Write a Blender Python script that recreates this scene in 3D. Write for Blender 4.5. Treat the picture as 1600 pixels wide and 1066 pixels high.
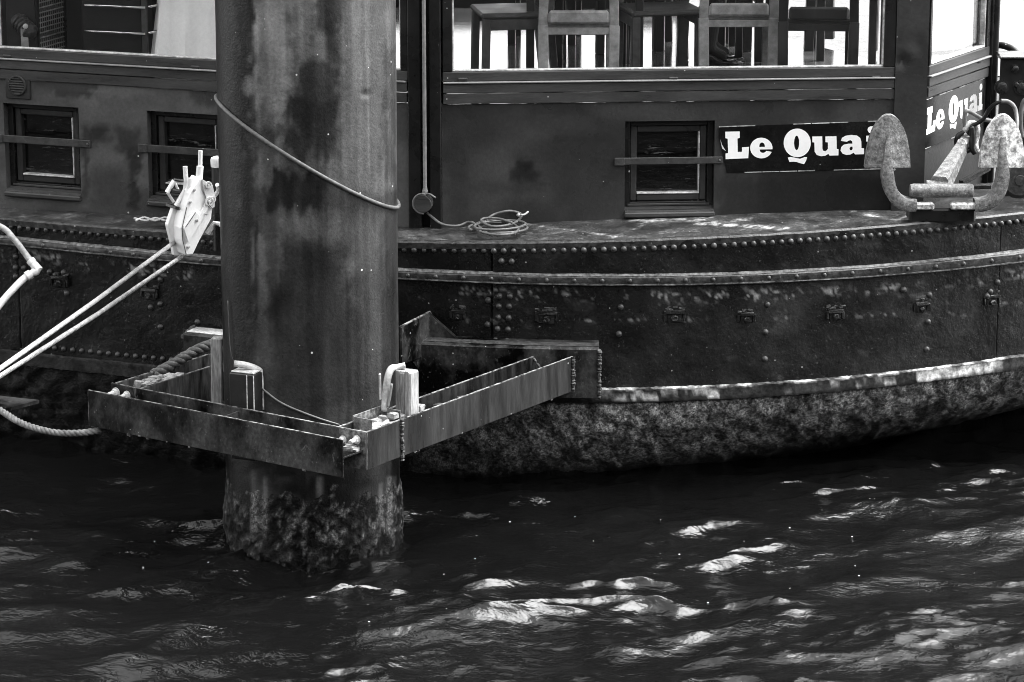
import bpy, bmesh, math, random
import numpy as np
from mathutils import Vector, Matrix
random.seed(7); rng = np.random.default_rng(7)
R = math.radians
for o in list(bpy.data.objects): bpy.data.objects.remove(o, do_unlink=True)
scene = bpy.context.scene
col = scene.collection

# ------------------------------------------------------------------ camera
CAM_H, PITCH, FPX = 5.06, R(14.0), 4830.0          # focal length in pixels of a 1600 px wide picture
cam_d = bpy.data.cameras.new('camera'); cam = bpy.data.objects.new('camera', cam_d); col.objects.link(cam)
cam.location = (0, 0, CAM_H); cam.rotation_euler = (R(90) - PITCH, 0, 0)
cam_d.sensor_width = 36.0; cam_d.lens = 36.0 * FPX / 1600.0
cam_d.clip_start = 0.1; cam_d.clip_end = 9000
scene.camera = cam

# ------------------------------------------------------------------ sky, sun, exposure
SUN_EL, SUN_AZ = R(60), R(74)                       # azimuth clockwise from +Y: high on the right, veiled
w = bpy.data.worlds.new('World'); scene.world = w; w.use_nodes = True
wn = w.node_tree; wn.nodes.clear()
sky = wn.nodes.new('ShaderNodeTexSky'); sky.sky_type = 'NISHITA'; sky.sun_disc = False
sky.sun_elevation = SUN_EL; sky.sun_rotation = SUN_AZ; sky.air_density = 1.2; sky.dust_density = 2.2; sky.ozone_density = 1.0
bw = wn.nodes.new('ShaderNodeRGBToBW'); bg = wn.nodes.new('ShaderNodeBackground'); wo = wn.nodes.new('ShaderNodeOutputWorld')
wn.links.new(sky.outputs[0], bw.inputs[0]); wn.links.new(bw.outputs[0], bg.inputs[0]); wn.links.new(bg.outputs[0], wo.inputs[0])
bg.inputs[1].default_value = 0.15
sun_d = bpy.data.lights.new('sun', 'SUN'); sun_d.energy = 0.9; sun_d.angle = R(40); sun_d.color = (1, 1, 1)
sun = bpy.data.objects.new('sun', sun_d); col.objects.link(sun)
sd = Vector((math.sin(SUN_AZ) * math.cos(SUN_EL), math.cos(SUN_AZ) * math.cos(SUN_EL), math.sin(SUN_EL)))
sun.rotation_euler = (-sd).to_track_quat('-Z', 'Y').to_euler(); sun.location = (6, -8, 12)
vs = scene.view_settings
vs.view_transform = 'Standard'; vs.look = 'None'; vs.exposure = 2.72; vs.gamma = 1.0; vs.use_curve_mapping = False
scene.cycles.max_bounces = 8; scene.cycles.transparent_max_bounces = 12
scene.cycles.caustics_reflective = False; scene.cycles.caustics_refractive = False
scene.cycles.use_denoising = True; scene.cycles.pixel_filter_type = 'BLACKMAN_HARRIS'; scene.cycles.filter_width = .95

# ------------------------------------------------------------------ places in the world
CP, SP = math.cos(PITCH), math.sin(PITCH)
def ray(px, py):
    dx = (px - 800.0) / FPX; dy = (533.0 - py) / FPX
    return Vector((dx, CP + dy * SP, -SP + dy * CP))
ORG = Vector((0, 0, CAM_H))
def atz(px, py, z): r = ray(px, py); return ORG + r * ((z - CAM_H) / r.z)
def aty(px, py, y): r = ray(px, py); return ORG + r * (y / r.y)
def to_px(X, Y, Z):                                 # numpy arrays welcome
    dz = Z - CAM_H; dep = Y * CP - dz * SP; up = Y * SP + dz * CP
    return 800 + FPX * X / dep, 533 - FPX * up / dep

# ------------------------------------------------------------------ noise helpers
def _hash(ix, iy, seed):
    h = (ix.astype(np.int64) * 374761393 + iy.astype(np.int64) * 668265263 + seed * 982451653) & 0x7fffffff
    h = ((h ^ (h >> 13)) * 1274126177) & 0x7fffffff
    return ((h ^ (h >> 16)) & 0xffff) / 65535.0
def vnoise(x, y, seed=0):
    ix = np.floor(x); iy = np.floor(y); fx = x - ix; fy = y - iy
    fx = fx * fx * (3 - 2 * fx); fy = fy * fy * (3 - 2 * fy)
    a = _hash(ix, iy, seed); b = _hash(ix + 1, iy, seed); c = _hash(ix, iy + 1, seed); d = _hash(ix + 1, iy + 1, seed)
    return (a * (1 - fx) + b * fx) * (1 - fy) + (c * (1 - fx) + d * fx) * fy
def fbm(x, y, seed=0, oct=4):
    s = 0; a = .5; t = 0
    for k in range(oct):
        s = s + a * vnoise(x * 2 ** k, y * 2 ** k, seed + k); t += a; a *= .5
    return s / t
def sstep(a, b, x): t = np.clip((x - a) / (b - a), 0, 1); return t * t * (3 - 2 * t)

# ------------------------------------------------------------------ materials (all grey: a black-and-white photograph)
def mat(name, base=.05, var=.35, scale=3.0, rough=.5, rvar=.15, bump=.0, bscale=60.0, fine=.25, fscale=45.0, spec=.5,
        tone=False, speck=0.0, speck_scale=9.0, stretch=(1, 1, 1), metal=0.0, coat=0.0, contrast=1.0, bump2=0.0, b2scale=12.0, detail=6.0, scuff_fleck=None):
    m = bpy.data.materials.new(name); m.use_nodes = True
    nt = m.node_tree; N = nt.nodes; L = nt.links
    bs = N['Principled BSDF']
    geo = N.new('ShaderNodeNewGeometry'); mp = N.new('ShaderNodeMapping'); mp.inputs['Scale'].default_value = stretch
    L.new(geo.outputs['Position'], mp.inputs[0])
    def noise(sc, det=5.0, ro=.6, src=mp):
        n = N.new('ShaderNodeTexNoise'); n.inputs['Scale'].default_value = sc; n.inputs['Detail'].default_value = det; n.inputs['Roughness'].default_value = ro
        L.new(src.outputs[0], n.inputs['Vector']); return n.outputs[0]
    def math_(op, a, b=None, c=None):
        n = N.new('ShaderNodeMath'); n.operation = op
        for i, v in enumerate((a, b, c)):
            if v is None: continue
            if isinstance(v, (int, float)): n.inputs[i].default_value = v
            else: L.new(v, n.inputs[i])
        return n.outputs[0]
    def rng_(v, a, b, c, d):
        n = N.new('ShaderNodeMapRange'); n.clamp = True
        L.new(v, n.inputs[0])
        for i, x in enumerate((a, b, c, d)): n.inputs[1 + i].default_value = x
        return n.outputs[0]
    n1 = noise(scale, detail); n2 = noise(fscale, 4.0)
    f1 = rng_(n1, .5 - .22 / contrast, .5 + .22 / contrast, 1 - var, 1 + var)
    f2 = rng_(n2, .3, .7, 1 - fine, 1 + fine)
    c = math_('MULTIPLY', f1, f2)
    if tone:
        at = N.new('ShaderNodeAttribute'); at.attribute_name = 'tone'
        c = math_('MULTIPLY', c, at.outputs['Fac'])
    else:
        c = math_('MULTIPLY', c, base)
    if speck > 0:
        vo = N.new('ShaderNodeTexVoronoi'); vo.inputs['Scale'].default_value = speck_scale * 2.1; L.new(geo.outputs['Position'], vo.inputs['Vector'])
        sp = N.new('ShaderNodeSeparateColor'); L.new(vo.outputs['Color'], sp.inputs[0])
        thr = math_('MULTIPLY', math_('POWER', sp.outputs[0], 5.0), .12)
        hit = math_('LESS_THAN', vo.outputs['Distance'], thr)
        c = math_('ADD', c, math_('MULTIPLY', hit, speck))
    if scuff_fleck:
        for (ssc, t0, t1, val, dst) in scuff_fleck:
            n = N.new('ShaderNodeTexNoise'); n.inputs['Scale'].default_value = ssc; n.inputs['Detail'].default_value = 7; n.inputs['Roughness'].default_value = .72; n.inputs['Distortion'].default_value = dst
            L.new(mp.outputs[0], n.inputs['Vector']); c = math_('ADD', c, rng_(n.outputs[0], t0, t1, 0, val))
    cc = N.new('ShaderNodeCombineColor')
    for i in range(3): L.new(c, cc.inputs[i])
    L.new(cc.outputs[0], bs.inputs['Base Color'])
    L.new(rng_(n1, .3, .7, max(.03, rough - rvar), min(1, rough + rvar)), bs.inputs['Roughness'])
    bs.inputs['Specular IOR Level'].default_value = spec; bs.inputs['Metallic'].default_value = metal
    if coat: bs.inputs['Coat Weight'].default_value = coat; bs.inputs['Coat Roughness'].default_value = .15
    last = None
    for b, sc, dist in ((bump2, b2scale, .012), (bump, bscale, .004)):
        if b > 0:
            bn = N.new('ShaderNodeBump'); bn.inputs['Strength'].default_value = b; bn.inputs['Distance'].default_value = dist
            L.new(noise(sc, 5.0, .62), bn.inputs['Height'])
            if last: L.new(last, bn.inputs['Normal'])
            last = bn.outputs[0]
    if last: L.new(last, bs.inputs['Normal'])
    return m
M = {}
M['hull'] = mat('hull_paint', tone=True, var=.35, scale=3.5, fine=.3, fscale=60, rough=.26, rvar=.10, spec=.30, bump=.45, bscale=70, bump2=.6, b2scale=24, speck=.35, speck_scale=12, contrast=1.5, scuff_fleck=[(46, .62, .67, .06, .2), (7, .65, .67, .04, 2.4)])  # pale flecks here also paint in glints on the hull's bumps
M['hulltrim'] = mat('hull_trim_paint', .016, .5, 9, .26, .1, spec=.4, bump=.9, bscale=50, fine=.5, speck=.2)
M['rivet'] = mat('rivet_paint', .04, .4, 20, .3, .08, spec=.45, bump=.4, bscale=120, fine=.4)
M['edge'] = mat('edge_light_paint', .15, .9, 24, .45, .12, spec=.3, bump=.5, bscale=70, fine=.5, contrast=2.4)  # pale tone that paints light onto the frame's edges
M['rail'] = mat('rub_rail_paint', .034, .5, 26, .34, .1, spec=.3, bump=.8, bscale=55, fine=.5, speck=.3, contrast=1.6, scuff_fleck=[(50, .60, .68, .08, .4)])
M['lip'] = mat('worn_lip', .11, .6, 34, .5, .1, spec=.3, bump=.8, bscale=60, fine=.5, contrast=1.8)
M['ledge'] = mat('ledge_paint', .22, .3, 5, .4, .1, spec=.3, fine=.2, speck=.4)
M['chine'] = mat('chine_paint', tone=True, var=.55, scale=9, fine=.55, fscale=40, rough=.5, spec=.25, bump=1.0, bscale=45, contrast=1.6)
M['deck'] = mat('deck_paint', tone=True, var=.5, scale=6, fine=.6, fscale=70, rough=.5, spec=.25, bump=.9, bscale=80, speck=.4, speck_scale=14, contrast=1.5, scuff_fleck=[(34, .60, .70, .09, .3)])
M['cabin'] = mat('cabin_paint', .034, .22, 2.0, .34, .1, spec=.22, bump=.25, bscale=30, fine=.18, fscale=30, speck=.35, speck_scale=7, stretch=(1, 1, 1.4), contrast=1.5)
M['cabin2'] = mat('cabin_touched_up_shaded_paint', tone=True, var=.14, scale=1.6, rough=.3, rvar=.08, spec=.22, bump=.35, bscale=34, fine=.14, fscale=50, speck=.35, speck_scale=7, contrast=1.5, scuff_fleck=[(6, .70, .75, .03, 1.5)])
M['trim'] = mat('cabin_trim_paint', .048, .28, 4, .34, .1, spec=.25, bump=.2, bscale=40, fine=.18, speck=.4, speck_scale=9, stretch=(.6, .6, 4), contrast=1.3)
M['frame'] = mat('window_frame_paint', .012, .35, 5, .3, .1, spec=.3, bump=.2, bscale=60, fine=.2, speck=.35, speck_scale=9)
M['bar'] = mat('bar_paint', .042, .35, 8, .4, .12, spec=.25, bump=.5, bscale=50, speck=.4, speck_scale=14, scuff_fleck=[(20, .62, .7, .06, .3)])
M['pile'] = mat('pile_paint', tone=True, var=.18, scale=4, fine=.22, fscale=55, rough=.34, rvar=.08, spec=.18, bump=.6, bscale=75, bump2=.35, b2scale=9, speck=.5, speck_scale=9, contrast=1.6, scuff_fleck=[(14, .70, .78, .05, .6)])
M['growth'] = mat('weed_growth', tone=True, var=.6, scale=50, fine=.8, fscale=120, rough=.5, rvar=.2, spec=.14, bump=1.0, bscale=70, bump2=.8, b2scale=30, contrast=2.4)
M['steel'] = mat('frame_steel', .026, .95, 3.2, .34, .12, spec=.16, bump=.6, bscale=60, fine=.45, speck=.35, speck_scale=10, contrast=2.8, stretch=(1, 1, .8), scuff_fleck=[(18, .61, .68, .07, .8), (50, .62, .68, .08, .2)])
M['steel_streaked'] = mat('streaked_steel', .017, .7, 9, .34, .12, spec=.25, bump=.5, bscale=60, fine=.4, speck=.3, stretch=(1, 1, .16), contrast=2.2, scuff_fleck=[(22, .64, .72, .03, .5)])
M['arm'] = mat('stained_arm_steel', .05, .95, 9, .45, .15, spec=.25, bump=.8, bscale=50, fine=.5, stretch=(1, 1, .22), contrast=2.6)
M['bare'] = mat('bare_steel_edge', .5, .45, 14, .42, .15, bump=.5, bscale=70, fine=.4)
M['weld'] = mat('weld_bead', .045, .6, 25, .38, .12, bump=.9, bscale=110, fine=.5)
M['galv'] = mat('zinc_bolt', .55, .2, 12, .35, .1, fine=.15)
M['timber'] = mat('weathered_timber', .27, .5, 9, .75, .1, bump=.9, bscale=60, fine=.4, stretch=(2.5, 2.5, .35), contrast=1.4, speck=.3)
M['timber2'] = mat('white_streaked_timber', .24, .45, 9, .75, .1, bump=.8, bscale=60, fine=.35, stretch=(2.2, 2.2, .35), contrast=1.2)
M['mortar'] = mat('pale_crust', .26, .45, 14, .85, .1, bump=1.0, bscale=45, fine=.4, bump2=.6, b2scale=25)
M['rubber'] = mat('black_rubber', .014, .3, 6, .4, .1, bump=.3, fine=.2)
M['rod'] = mat('painted_rod', .4, .4, 12, .45, .12, bump=.5, fine=.35)
M['white'] = mat('white_enamel', .8, .08, 6, .35, .08, fine=.05)
M['dirtywhite'] = mat('pale_grey_enamel', .6, .15, 8, .4, .1, fine=.12)
M['wire'] = mat('steel_wire', .34, .3, 20, .4, .1, bump=.6, bscale=160, fine=.35)
M['hose'] = mat('white_hose', .62, .15, 8, .35, .1, fine=.12)
M['rope'] = mat('mooring_rope', .17, .4, 18, .85, .1, bump=.6, bscale=140, fine=.4)
M['ropedark'] = mat('old_dark_rope', .06, .5, 18, .8, .1, bump=.6, bscale=140, fine=.4)
M['cable'] = mat('rubber_cable', .11, .3, 16, .45, .1, fine=.25)
M['pilecable'] = mat('pile_cable', .085, .4, 14, .5, .1, bump=.4, fine=.3)
M['black'] = mat('black_gloss', .008, .3, 8, .3, .1, fine=.2)
M['anchor'] = mat('galvanised_anchor', .17, .5, 30, .6, .12, spec=.2, bump=1.0, bscale=70, fine=.45, fscale=90, bump2=.4, b2scale=30, speck=.4, speck_scale=26, contrast=1.3, scuff_fleck=[(60, .60, .67, .12, .3)])
M['anchorpale'] = mat('pale_anchor_metal', .46, .6, 28, .65, .12, spec=.2, bump=.9, bscale=70, fine=.5, fscale=70, contrast=2)
M['sign'] = mat('sign_black', .007, .5, 6, .2, .08, spec=.3, fine=.3, speck=.3, speck_scale=10)
M['signedge'] = mat('sign_edge', .4, .6, 8, .5, .1, fine=.4)
M['letter'] = mat('white_letter', .88, .04, 5, .45, .05, fine=.03)
M['ceil'] = mat('white_ceiling', .75, .05, 3, .6, .1, fine=.03)
M['floor'] = mat('varnished_floor', .10, .4, 2.2, .12, .05, bump=.10, bscale=14, fine=.12, stretch=(.5, 5, 1), spec=.5)
M['darkwood'] = mat('dark_wood', .012, .4, 5, .38, .1, fine=.3, stretch=(1, 1, .3))
M['greywood'] = mat('grey_wood', .26, .35, 6, .5, .1, fine=.3, fscale=25)
M['midwood'] = mat('mid_wood', .05, .4, 6, .5, .1, fine=.3, fscale=25)
M['cloth'] = mat('white_cloth', .88, .05, 4, .9, .05, fine=.05)
M['darkroom'] = mat('dark_panelling', .006, .3, 4, .7, .1, fine=.2)
M['chrome'] = mat('chrome', .75, .05, 5, .15, .05, fine=.02, metal=1.0)
M['trousers'] = mat('black_trousers', .008, .3, 20, .9, .05, fine=.3)
M['shoe'] = mat('black_shoe_leather', .008, .2, 9, .2, .06, fine=.1)
M['skin'] = mat('skin', .4, .1, 9, .55, .05, fine=.05)
M['foam'] = mat('foam', .75, .1, 30, .6, .1, fine=.1)
def glass(name, tint=.97):
    m = bpy.data.materials.new(name); m.use_nodes = True; nt = m.node_tree; nt.nodes.clear()
    o = nt.nodes.new('ShaderNodeOutputMaterial'); mx = nt.nodes.new('ShaderNodeMixShader'); geo = nt.nodes.new('ShaderNodeNewGeometry')
    def mth(op, *a_):
        n = nt.nodes.new('ShaderNodeMath'); n.operation = op
        for i, v in enumerate(a_):
            if isinstance(v, (int, float)): n.inputs[i].default_value = v
            else: nt.links.new(v, n.inputs[i])
        return n
    vd = nt.nodes.new('ShaderNodeVectorMath'); vd.operation = 'DOT_PRODUCT'; nt.links.new(geo.outputs['Normal'], vd.inputs[0]); nt.links.new(geo.outputs['Incoming'], vd.inputs[1])
    k5 = mth('POWER', mth('SUBTRACT', 1.0, mth('ABSOLUTE', vd.outputs['Value']).outputs[0]).outputs[0], 5.0); fr = mth('MULTIPLY_ADD', k5.outputs[0], .96, .035)
    t = nt.nodes.new('ShaderNodeBsdfTransparent'); t.inputs[0].default_value = (tint, tint, tint, 1)
    g = nt.nodes.new('ShaderNodeBsdfGlossy'); g.inputs['Roughness'].default_value = .0; g.inputs[0].default_value = (1, 1, 1, 1)
    nt.links.new(fr.outputs[0], mx.inputs[0]); nt.links.new(t.outputs[0], mx.inputs[1]); nt.links.new(g.outputs[0], mx.inputs[2]); nt.links.new(mx.outputs[0], o.inputs[0])
    return m
M['glass'] = glass('window_glass')
M['hatchglass'] = mat('obscure_glass', .006, .6, 9, .10, .04, bump=.12, bscale=40, fine=.5, contrast=2, stretch=(1, 1, 7), scuff_fleck=[(4, .60, .66, .10, .2), (22, .6, .7, .05, .4)])

# ------------------------------------------------------------------ mesh builder
class MB:
    def __init__(s): s.v = []; s.f = []
    def add(s, vs_, fs):
        b = len(s.v); s.v += [Vector(v) for v in vs_]; s.f += [tuple(i + b for i in f) for f in fs]; return s
    def frame_box(s, o, ex, ey, ez, c=0.0):
        """box with corner-centre o and half-axes ex, ey, ez; c = chamfer in metres"""
        o, ex, ey, ez = Vector(o), Vector(ex), Vector(ey), Vector(ez)
        if c <= 0:
            V = [o + ex * a + ey * b + ez * d for d in (-1, 1) for b in (-1, 1) for a in (-1, 1)]
            return s.add(V, [(0, 2, 3, 1), (4, 5, 7, 6), (0, 1, 5, 4), (2, 6, 7, 3), (0, 4, 6, 2), (1, 3, 7, 5)])
        A = [ex, ey, ez]; Ls = [a.length for a in A]; U = [a.normalized() for a in A]
        V = []; idx = {}
        for sx in (-1, 1):
            for sy in (-1, 1):
                for sz in (-1, 1):
                    S = (sx, sy, sz)
                    for k in range(3):
                        p = Vector(o)
                        for j in range(3):
                            p = p + U[j] * S[j] * (Ls[j] if j == k else max(Ls[j] - c, Ls[j] * .3))
                        idx[(S, k)] = len(V); V.append(p)
        F = []
        for k in range(3):
            a, b = [j for j in range(3) if j != k]
            for sg in (-1, 1):
                q = []
                for (p, r) in ((-1, -1), (1, -1), (1, 1), (-1, 1)):
                    S = [0, 0, 0]; S[k] = sg; S[a] = p; S[b] = r; q.append(idx[(tuple(S), k)])
                F.append(tuple(q))
        for k in range(3):
            a, b = [j for j in range(3) if j != k]
            for p in (-1, 1):
                for r in (-1, 1):
                    S0 = [0, 0, 0]; S1 = [0, 0, 0]; S0[k] = -1; S1[k] = 1
                    for S in (S0, S1): S[a] = p; S[b] = r
                    F.append((idx[(tuple(S0), a)], idx[(tuple(S1), a)], idx[(tuple(S1), b)], idx[(tuple(S0), b)]))
        for sx in (-1, 1):
            for sy in (-1, 1):
                for sz in (-1, 1):
                    S = (sx, sy, sz); F.append((idx[(S, 0)], idx[(S, 1)], idx[(S, 2)]))
        return s.add(V, F)
    def box(s, x0, x1, y0, y1, z0, z1, c=0.0):
        return s.frame_box(((x0 + x1) / 2, (y0 + y1) / 2, (z0 + z1) / 2), ((x1 - x0) / 2, 0, 0), (0, (y1 - y0) / 2, 0), (0, 0, (z1 - z0) / 2), c)
    def bar(s, a, b, wdt, h, up=(0, 0, 1), c=0.0):
        a, b = Vector(a), Vector(b); d = b - a; L_ = d.length; d.normalize(); up = Vector(up); sd_ = d.cross(up)
        if sd_.length < 1e-5: sd_ = d.cross(Vector((1, 0, 0)))
        sd_.normalize(); u = sd_.cross(d).normalized()
        return s.frame_box((a + b) / 2, d * L_ / 2, sd_ * wdt / 2, u * h / 2, c)
    def tube(s, pts, r, n=8, cap=True, closed=False):
        P = [Vector(p) for p in pts]; m = len(P); rr = r if hasattr(r, '__len__') else [r] * m
        T = []
        for i in range(m):
            if closed: t = P[(i + 1) % m] - P[i - 1]
            else: t = P[min(i + 1, m - 1)] - P[max(i - 1, 0)]
            T.append(t.normalized() if t.length > 1e-9 else Vector((0, 0, 1)))
        nrm = T[0].orthogonal().normalized(); V = []; F = []
        for i in range(m):
            nrm = (nrm - T[i] * nrm.dot(T[i])); nrm = nrm.normalized() if nrm.length > 1e-6 else T[i].orthogonal().normalized()
            bn = T[i].cross(nrm)
            for k in range(n):
                a = 2 * math.pi * k / n; V.append(P[i] + (nrm * math.cos(a) + bn * math.sin(a)) * rr[i])
        for i in range(m if closed else m - 1):
            j = (i + 1) % m
            for k in range(n): F.append((i * n + k, i * n + (k + 1) % n, j * n + (k + 1) % n, j * n + k))
        if cap and not closed: F.append(tuple(range(n - 1, -1, -1))); F.append(tuple((m - 1) * n + k for k in range(n)))
        return s.add(V, F)
    def lathe(s, o, axis, prof, n=20):
        """prof: list of (distance along axis, radius)"""
        o = Vector(o); ax = Vector(axis).normalized(); a = ax.orthogonal().normalized(); b = ax.cross(a); V = []; F = []
        for (t, r) in prof:
            for k in range(n):
                g = 2 * math.pi * k / n; V.append(o + ax * t + (a * math.cos(g) + b * math.sin(g)) * max(r, 1e-5))
        for i in range(len(prof) - 1):
            for k in range(n): F.append((i * n + k, i * n + (k + 1) % n, (i + 1) * n + (k + 1) % n, (i + 1) * n + k))
        F.append(tuple(range(n - 1, -1, -1))); F.append(tuple((len(prof) - 1) * n + k for k in range(n)))
        return s.add(V, F)
    def prism(s, poly, d):
        """polygon of 3-D points extruded by vector d"""
        P = [Vector(p) for p in poly]; n = len(P); d = Vector(d)
        return s.add(P + [p + d for p in P], [tuple(range(n)), tuple(range(2 * n - 1, n - 1, -1))] + [(i, i + n, (i + 1) % n + n, (i + 1) % n) for i in range(n)])
    def grid(s, pts):
        """pts[i][j] -> 3-D point"""
        r = len(pts); c = len(pts[0]); V = [p for row in pts for p in row]
        return s.add(V, [(i * c + j, i * c + j + 1, (i + 1) * c + j + 1, (i + 1) * c + j) for i in range(r - 1) for j in range(c - 1)])
    def jitter(s, a):
        for i, v in enumerate(s.v): s.v[i] = v + Vector((random.uniform(-a, a), random.uniform(-a, a), random.uniform(-a, a)))
        return s
    def build(s, name, m, parent=None, smooth=False, tone=None, fix=True):
        off = origin_of(parent)
        me = bpy.data.meshes.new(name); me.from_pydata([tuple(v - off) for v in s.v], [], s.f)
        if fix:
            bm = bmesh.new(); bm.from_mesh(me); bmesh.ops.recalc_face_normals(bm, faces=bm.faces); bm.to_mesh(me); bm.free()
        if tone is not None:
            at = me.attributes.new('tone', 'FLOAT', 'POINT'); at.data.foreach_set('value', np.asarray(tone, dtype=np.float32).ravel())
        me.materials.append(M[m] if isinstance(m, str) else m)
        if smooth:
            me.polygons.foreach_set('use_smooth', [True] * len(me.polygons))
            if smooth in ('auto', 'crease'): me.set_sharp_from_angle(angle=R(38 if smooth == 'auto' else 17))
        o = bpy.data.objects.new(name, me); col.objects.link(o)
        if parent: o.parent = parent
        return o
ORI = {}
def origin_of(p):
    v = Vector((0, 0, 0))
    while p is not None: v = v + Vector(p.location); p = p.parent
    return v
def tag(o, label=None, cat=None, group=None, kind=None):
    if label: o['label'] = label
    if cat: o['category'] = cat
    if group: o['group'] = group
    if kind: o['kind'] = kind
    return o
def thing(name, label, cat, loc, group=None, rz=0):
    o = bpy.data.objects.new(name, None); col.objects.link(o); o.location = loc; o.rotation_euler = (0, 0, rz); o.empty_display_size = .1
    return tag(o, label, cat, group)
def inst(src, name, parent, loc, quat=None, sc=None):
    o = src.copy(); o.name = name; col.objects.link(o); o.parent = parent
    o.location = Vector(loc) - origin_of(parent)
    if quat is not None: o.rotation_mode = 'QUATERNION'; o.rotation_quaternion = quat
    if sc is not None: o.scale = (sc, sc, sc)
    return o
def smooth_path(pts, n=8):
    P = [Vector(p) for p in pts]; out = []
    for i in range(len(P) - 1):
        p0 = P[max(i - 1, 0)]; p1 = P[i]; p2 = P[i + 1]; p3 = P[min(i + 2, len(P) - 1)]
        for k in range(n):
            t = k / n
            out.append(.5 * ((2 * p1) + (p2 - p0) * t + (2 * p0 - 5 * p1 + 4 * p2 - p3) * t * t + (3 * p1 - p0 - 3 * p2 + p3) * t ** 3))
    out.append(P[-1]); return out
def twisted(mb, pts, r, strands=3, pitch=.09, n=6, sr=None):
    """laid rope: strands winding round a path"""
    P = [Vector(p) for p in pts]; dense = []; ds = pitch / 8; acc = 0
    for i in range(len(P) - 1):
        L_ = (P[i + 1] - P[i]).length; k = max(1, int(L_ / ds))
        dense += [P[i].lerp(P[i + 1], j / k) for j in range(k)]
    dense.append(P[-1]); S = [0]
    for i in range(1, len(dense)): S.append(S[-1] + (dense[i] - dense[i - 1]).length)
    nrm = (dense[1] - dense[0]).orthogonal().normalized(); A = []; B = []
    for i in range(len(dense)):
        t = (dense[min(i + 1, len(dense) - 1)] - dense[max(i - 1, 0)]).normalized()
        nrm = (nrm - t * nrm.dot(t)).normalized(); A.append(nrm.copy()); B.append(t.cross(nrm))
    for s in range(strands):
        path = []
        for i, p in enumerate(dense):
            g = 2 * math.pi * (S[i] / pitch + s / strands); path.append(p + (A[i] * math.cos(g) + B[i] * math.sin(g)) * r * .5)
        mb.tube(path, sr or r * .58, n)
    return mb
# ================================================================== the setting: water
WZ = -0.10
def stretch_axis(lo, hi, step, lim_lo, lim_hi, g=1.16):
    a = list(np.arange(lo, hi, step)); s = step; x = a[-1]
    while x < lim_hi: s *= g; x += s; a.append(x)
    s = step; x = lo; b = []
    while x > lim_lo: s *= g; x -= s; b.append(x)
    return np.array(b[::-1] + a)
gx = stretch_axis(-3.3, 4.3, .0145, -3500, 3500); gy = stretch_axis(13.5, 19.2, .0145, -900, 6000)
GX, GY = np.meshgrid(gx, gy)
sx = np.gradient(gx)[None, :] * np.ones_like(GX); sy = np.gradient(gy)[:, None] * np.ones_like(GX); SPC = np.maximum(sx, sy)
HZ = np.zeros_like(GX); DXc = np.zeros_like(GX); DYc = np.zeros_like(GX)
env = .35 + 1.1 * fbm(GX * .55 + 31, GY * .8 + 7, 5, 3)
env2 = sstep(.36, .66, fbm(GX * .9 + 3, GY * 1.5 + 17, 9, 3))
wr = np.random.default_rng(23)
for k in range(86):
    lam = .11 * (2.6 / .11) ** ((k + wr.random()) / 86)
    th = R(-76) + wr.normal(0, R(27)); kx, ky = math.cos(th), math.sin(th)
    slope = .022 if lam > .8 else (.044 if lam > .3 else .046)
    amp = slope * lam / 6.283; ph = wr.random() * 6.283; q = 6.283 / lam
    att = np.clip((lam / SPC - 2.5) / 3.0, 0, 1) * (env if lam > .3 else env * (.35 + 1.0 * env2))
    arg = q * (kx * GX + ky * GY) + ph
    HZ += amp * att * np.cos(arg); DXc -= 1.1 * amp * att * kx * np.sin(arg); DYc -= 1.1 * amp * att * ky * np.sin(arg)
for (fq, am, sd_) in ((2.6, .020, 101), (5.5, .011, 131), (11.5, .0055, 151), (23.0, .0022, 171)):
    wx = GX * .92 + GY * .38; wy = GY * .92 - GX * .38; wrp = (fbm(wx * fq * .5, wy * fq * .7, sd_ + 9, 2) - .5) * 1.1
    nse = vnoise(wx * fq * .62 + wrp, wy * fq * 1.25 + wrp * .7, sd_); rid = (1 - np.abs(2 * nse - 1)) ** 1.6
    HZ += am * (rid - .5) * np.clip((1.0 / fq / SPC - 2.0) / 3.0, 0, 1) * (.45 + .9 * env2)
wv = np.stack([GX + DXc, GY + DYc, WZ + HZ], -1).reshape(-1, 3)
ny, nx = GX.shape; ii = (np.arange(ny - 1)[:, None] * nx + np.arange(nx - 1)[None, :]).ravel()
wf = np.stack([ii, ii + 1, ii + nx + 1, ii + nx], -1)
wm = bpy.data.meshes.new('water'); wm.vertices.add(len(wv)); wm.vertices.foreach_set('co', wv.astype(np.float32).ravel())
wm.loops.add(wf.size); wm.loops.foreach_set('vertex_index', wf.astype(np.int32).ravel())
wm.polygons.add(len(wf)); wm.polygons.foreach_set('loop_start', np.arange(0, wf.size, 4, dtype=np.int32)); wm.polygons.foreach_set('loop_total', np.full(len(wf), 4, dtype=np.int32))
wm.polygons.foreach_set('use_smooth', np.ones(len(wf), dtype=bool)); wm.update(calc_edges=True)
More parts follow.
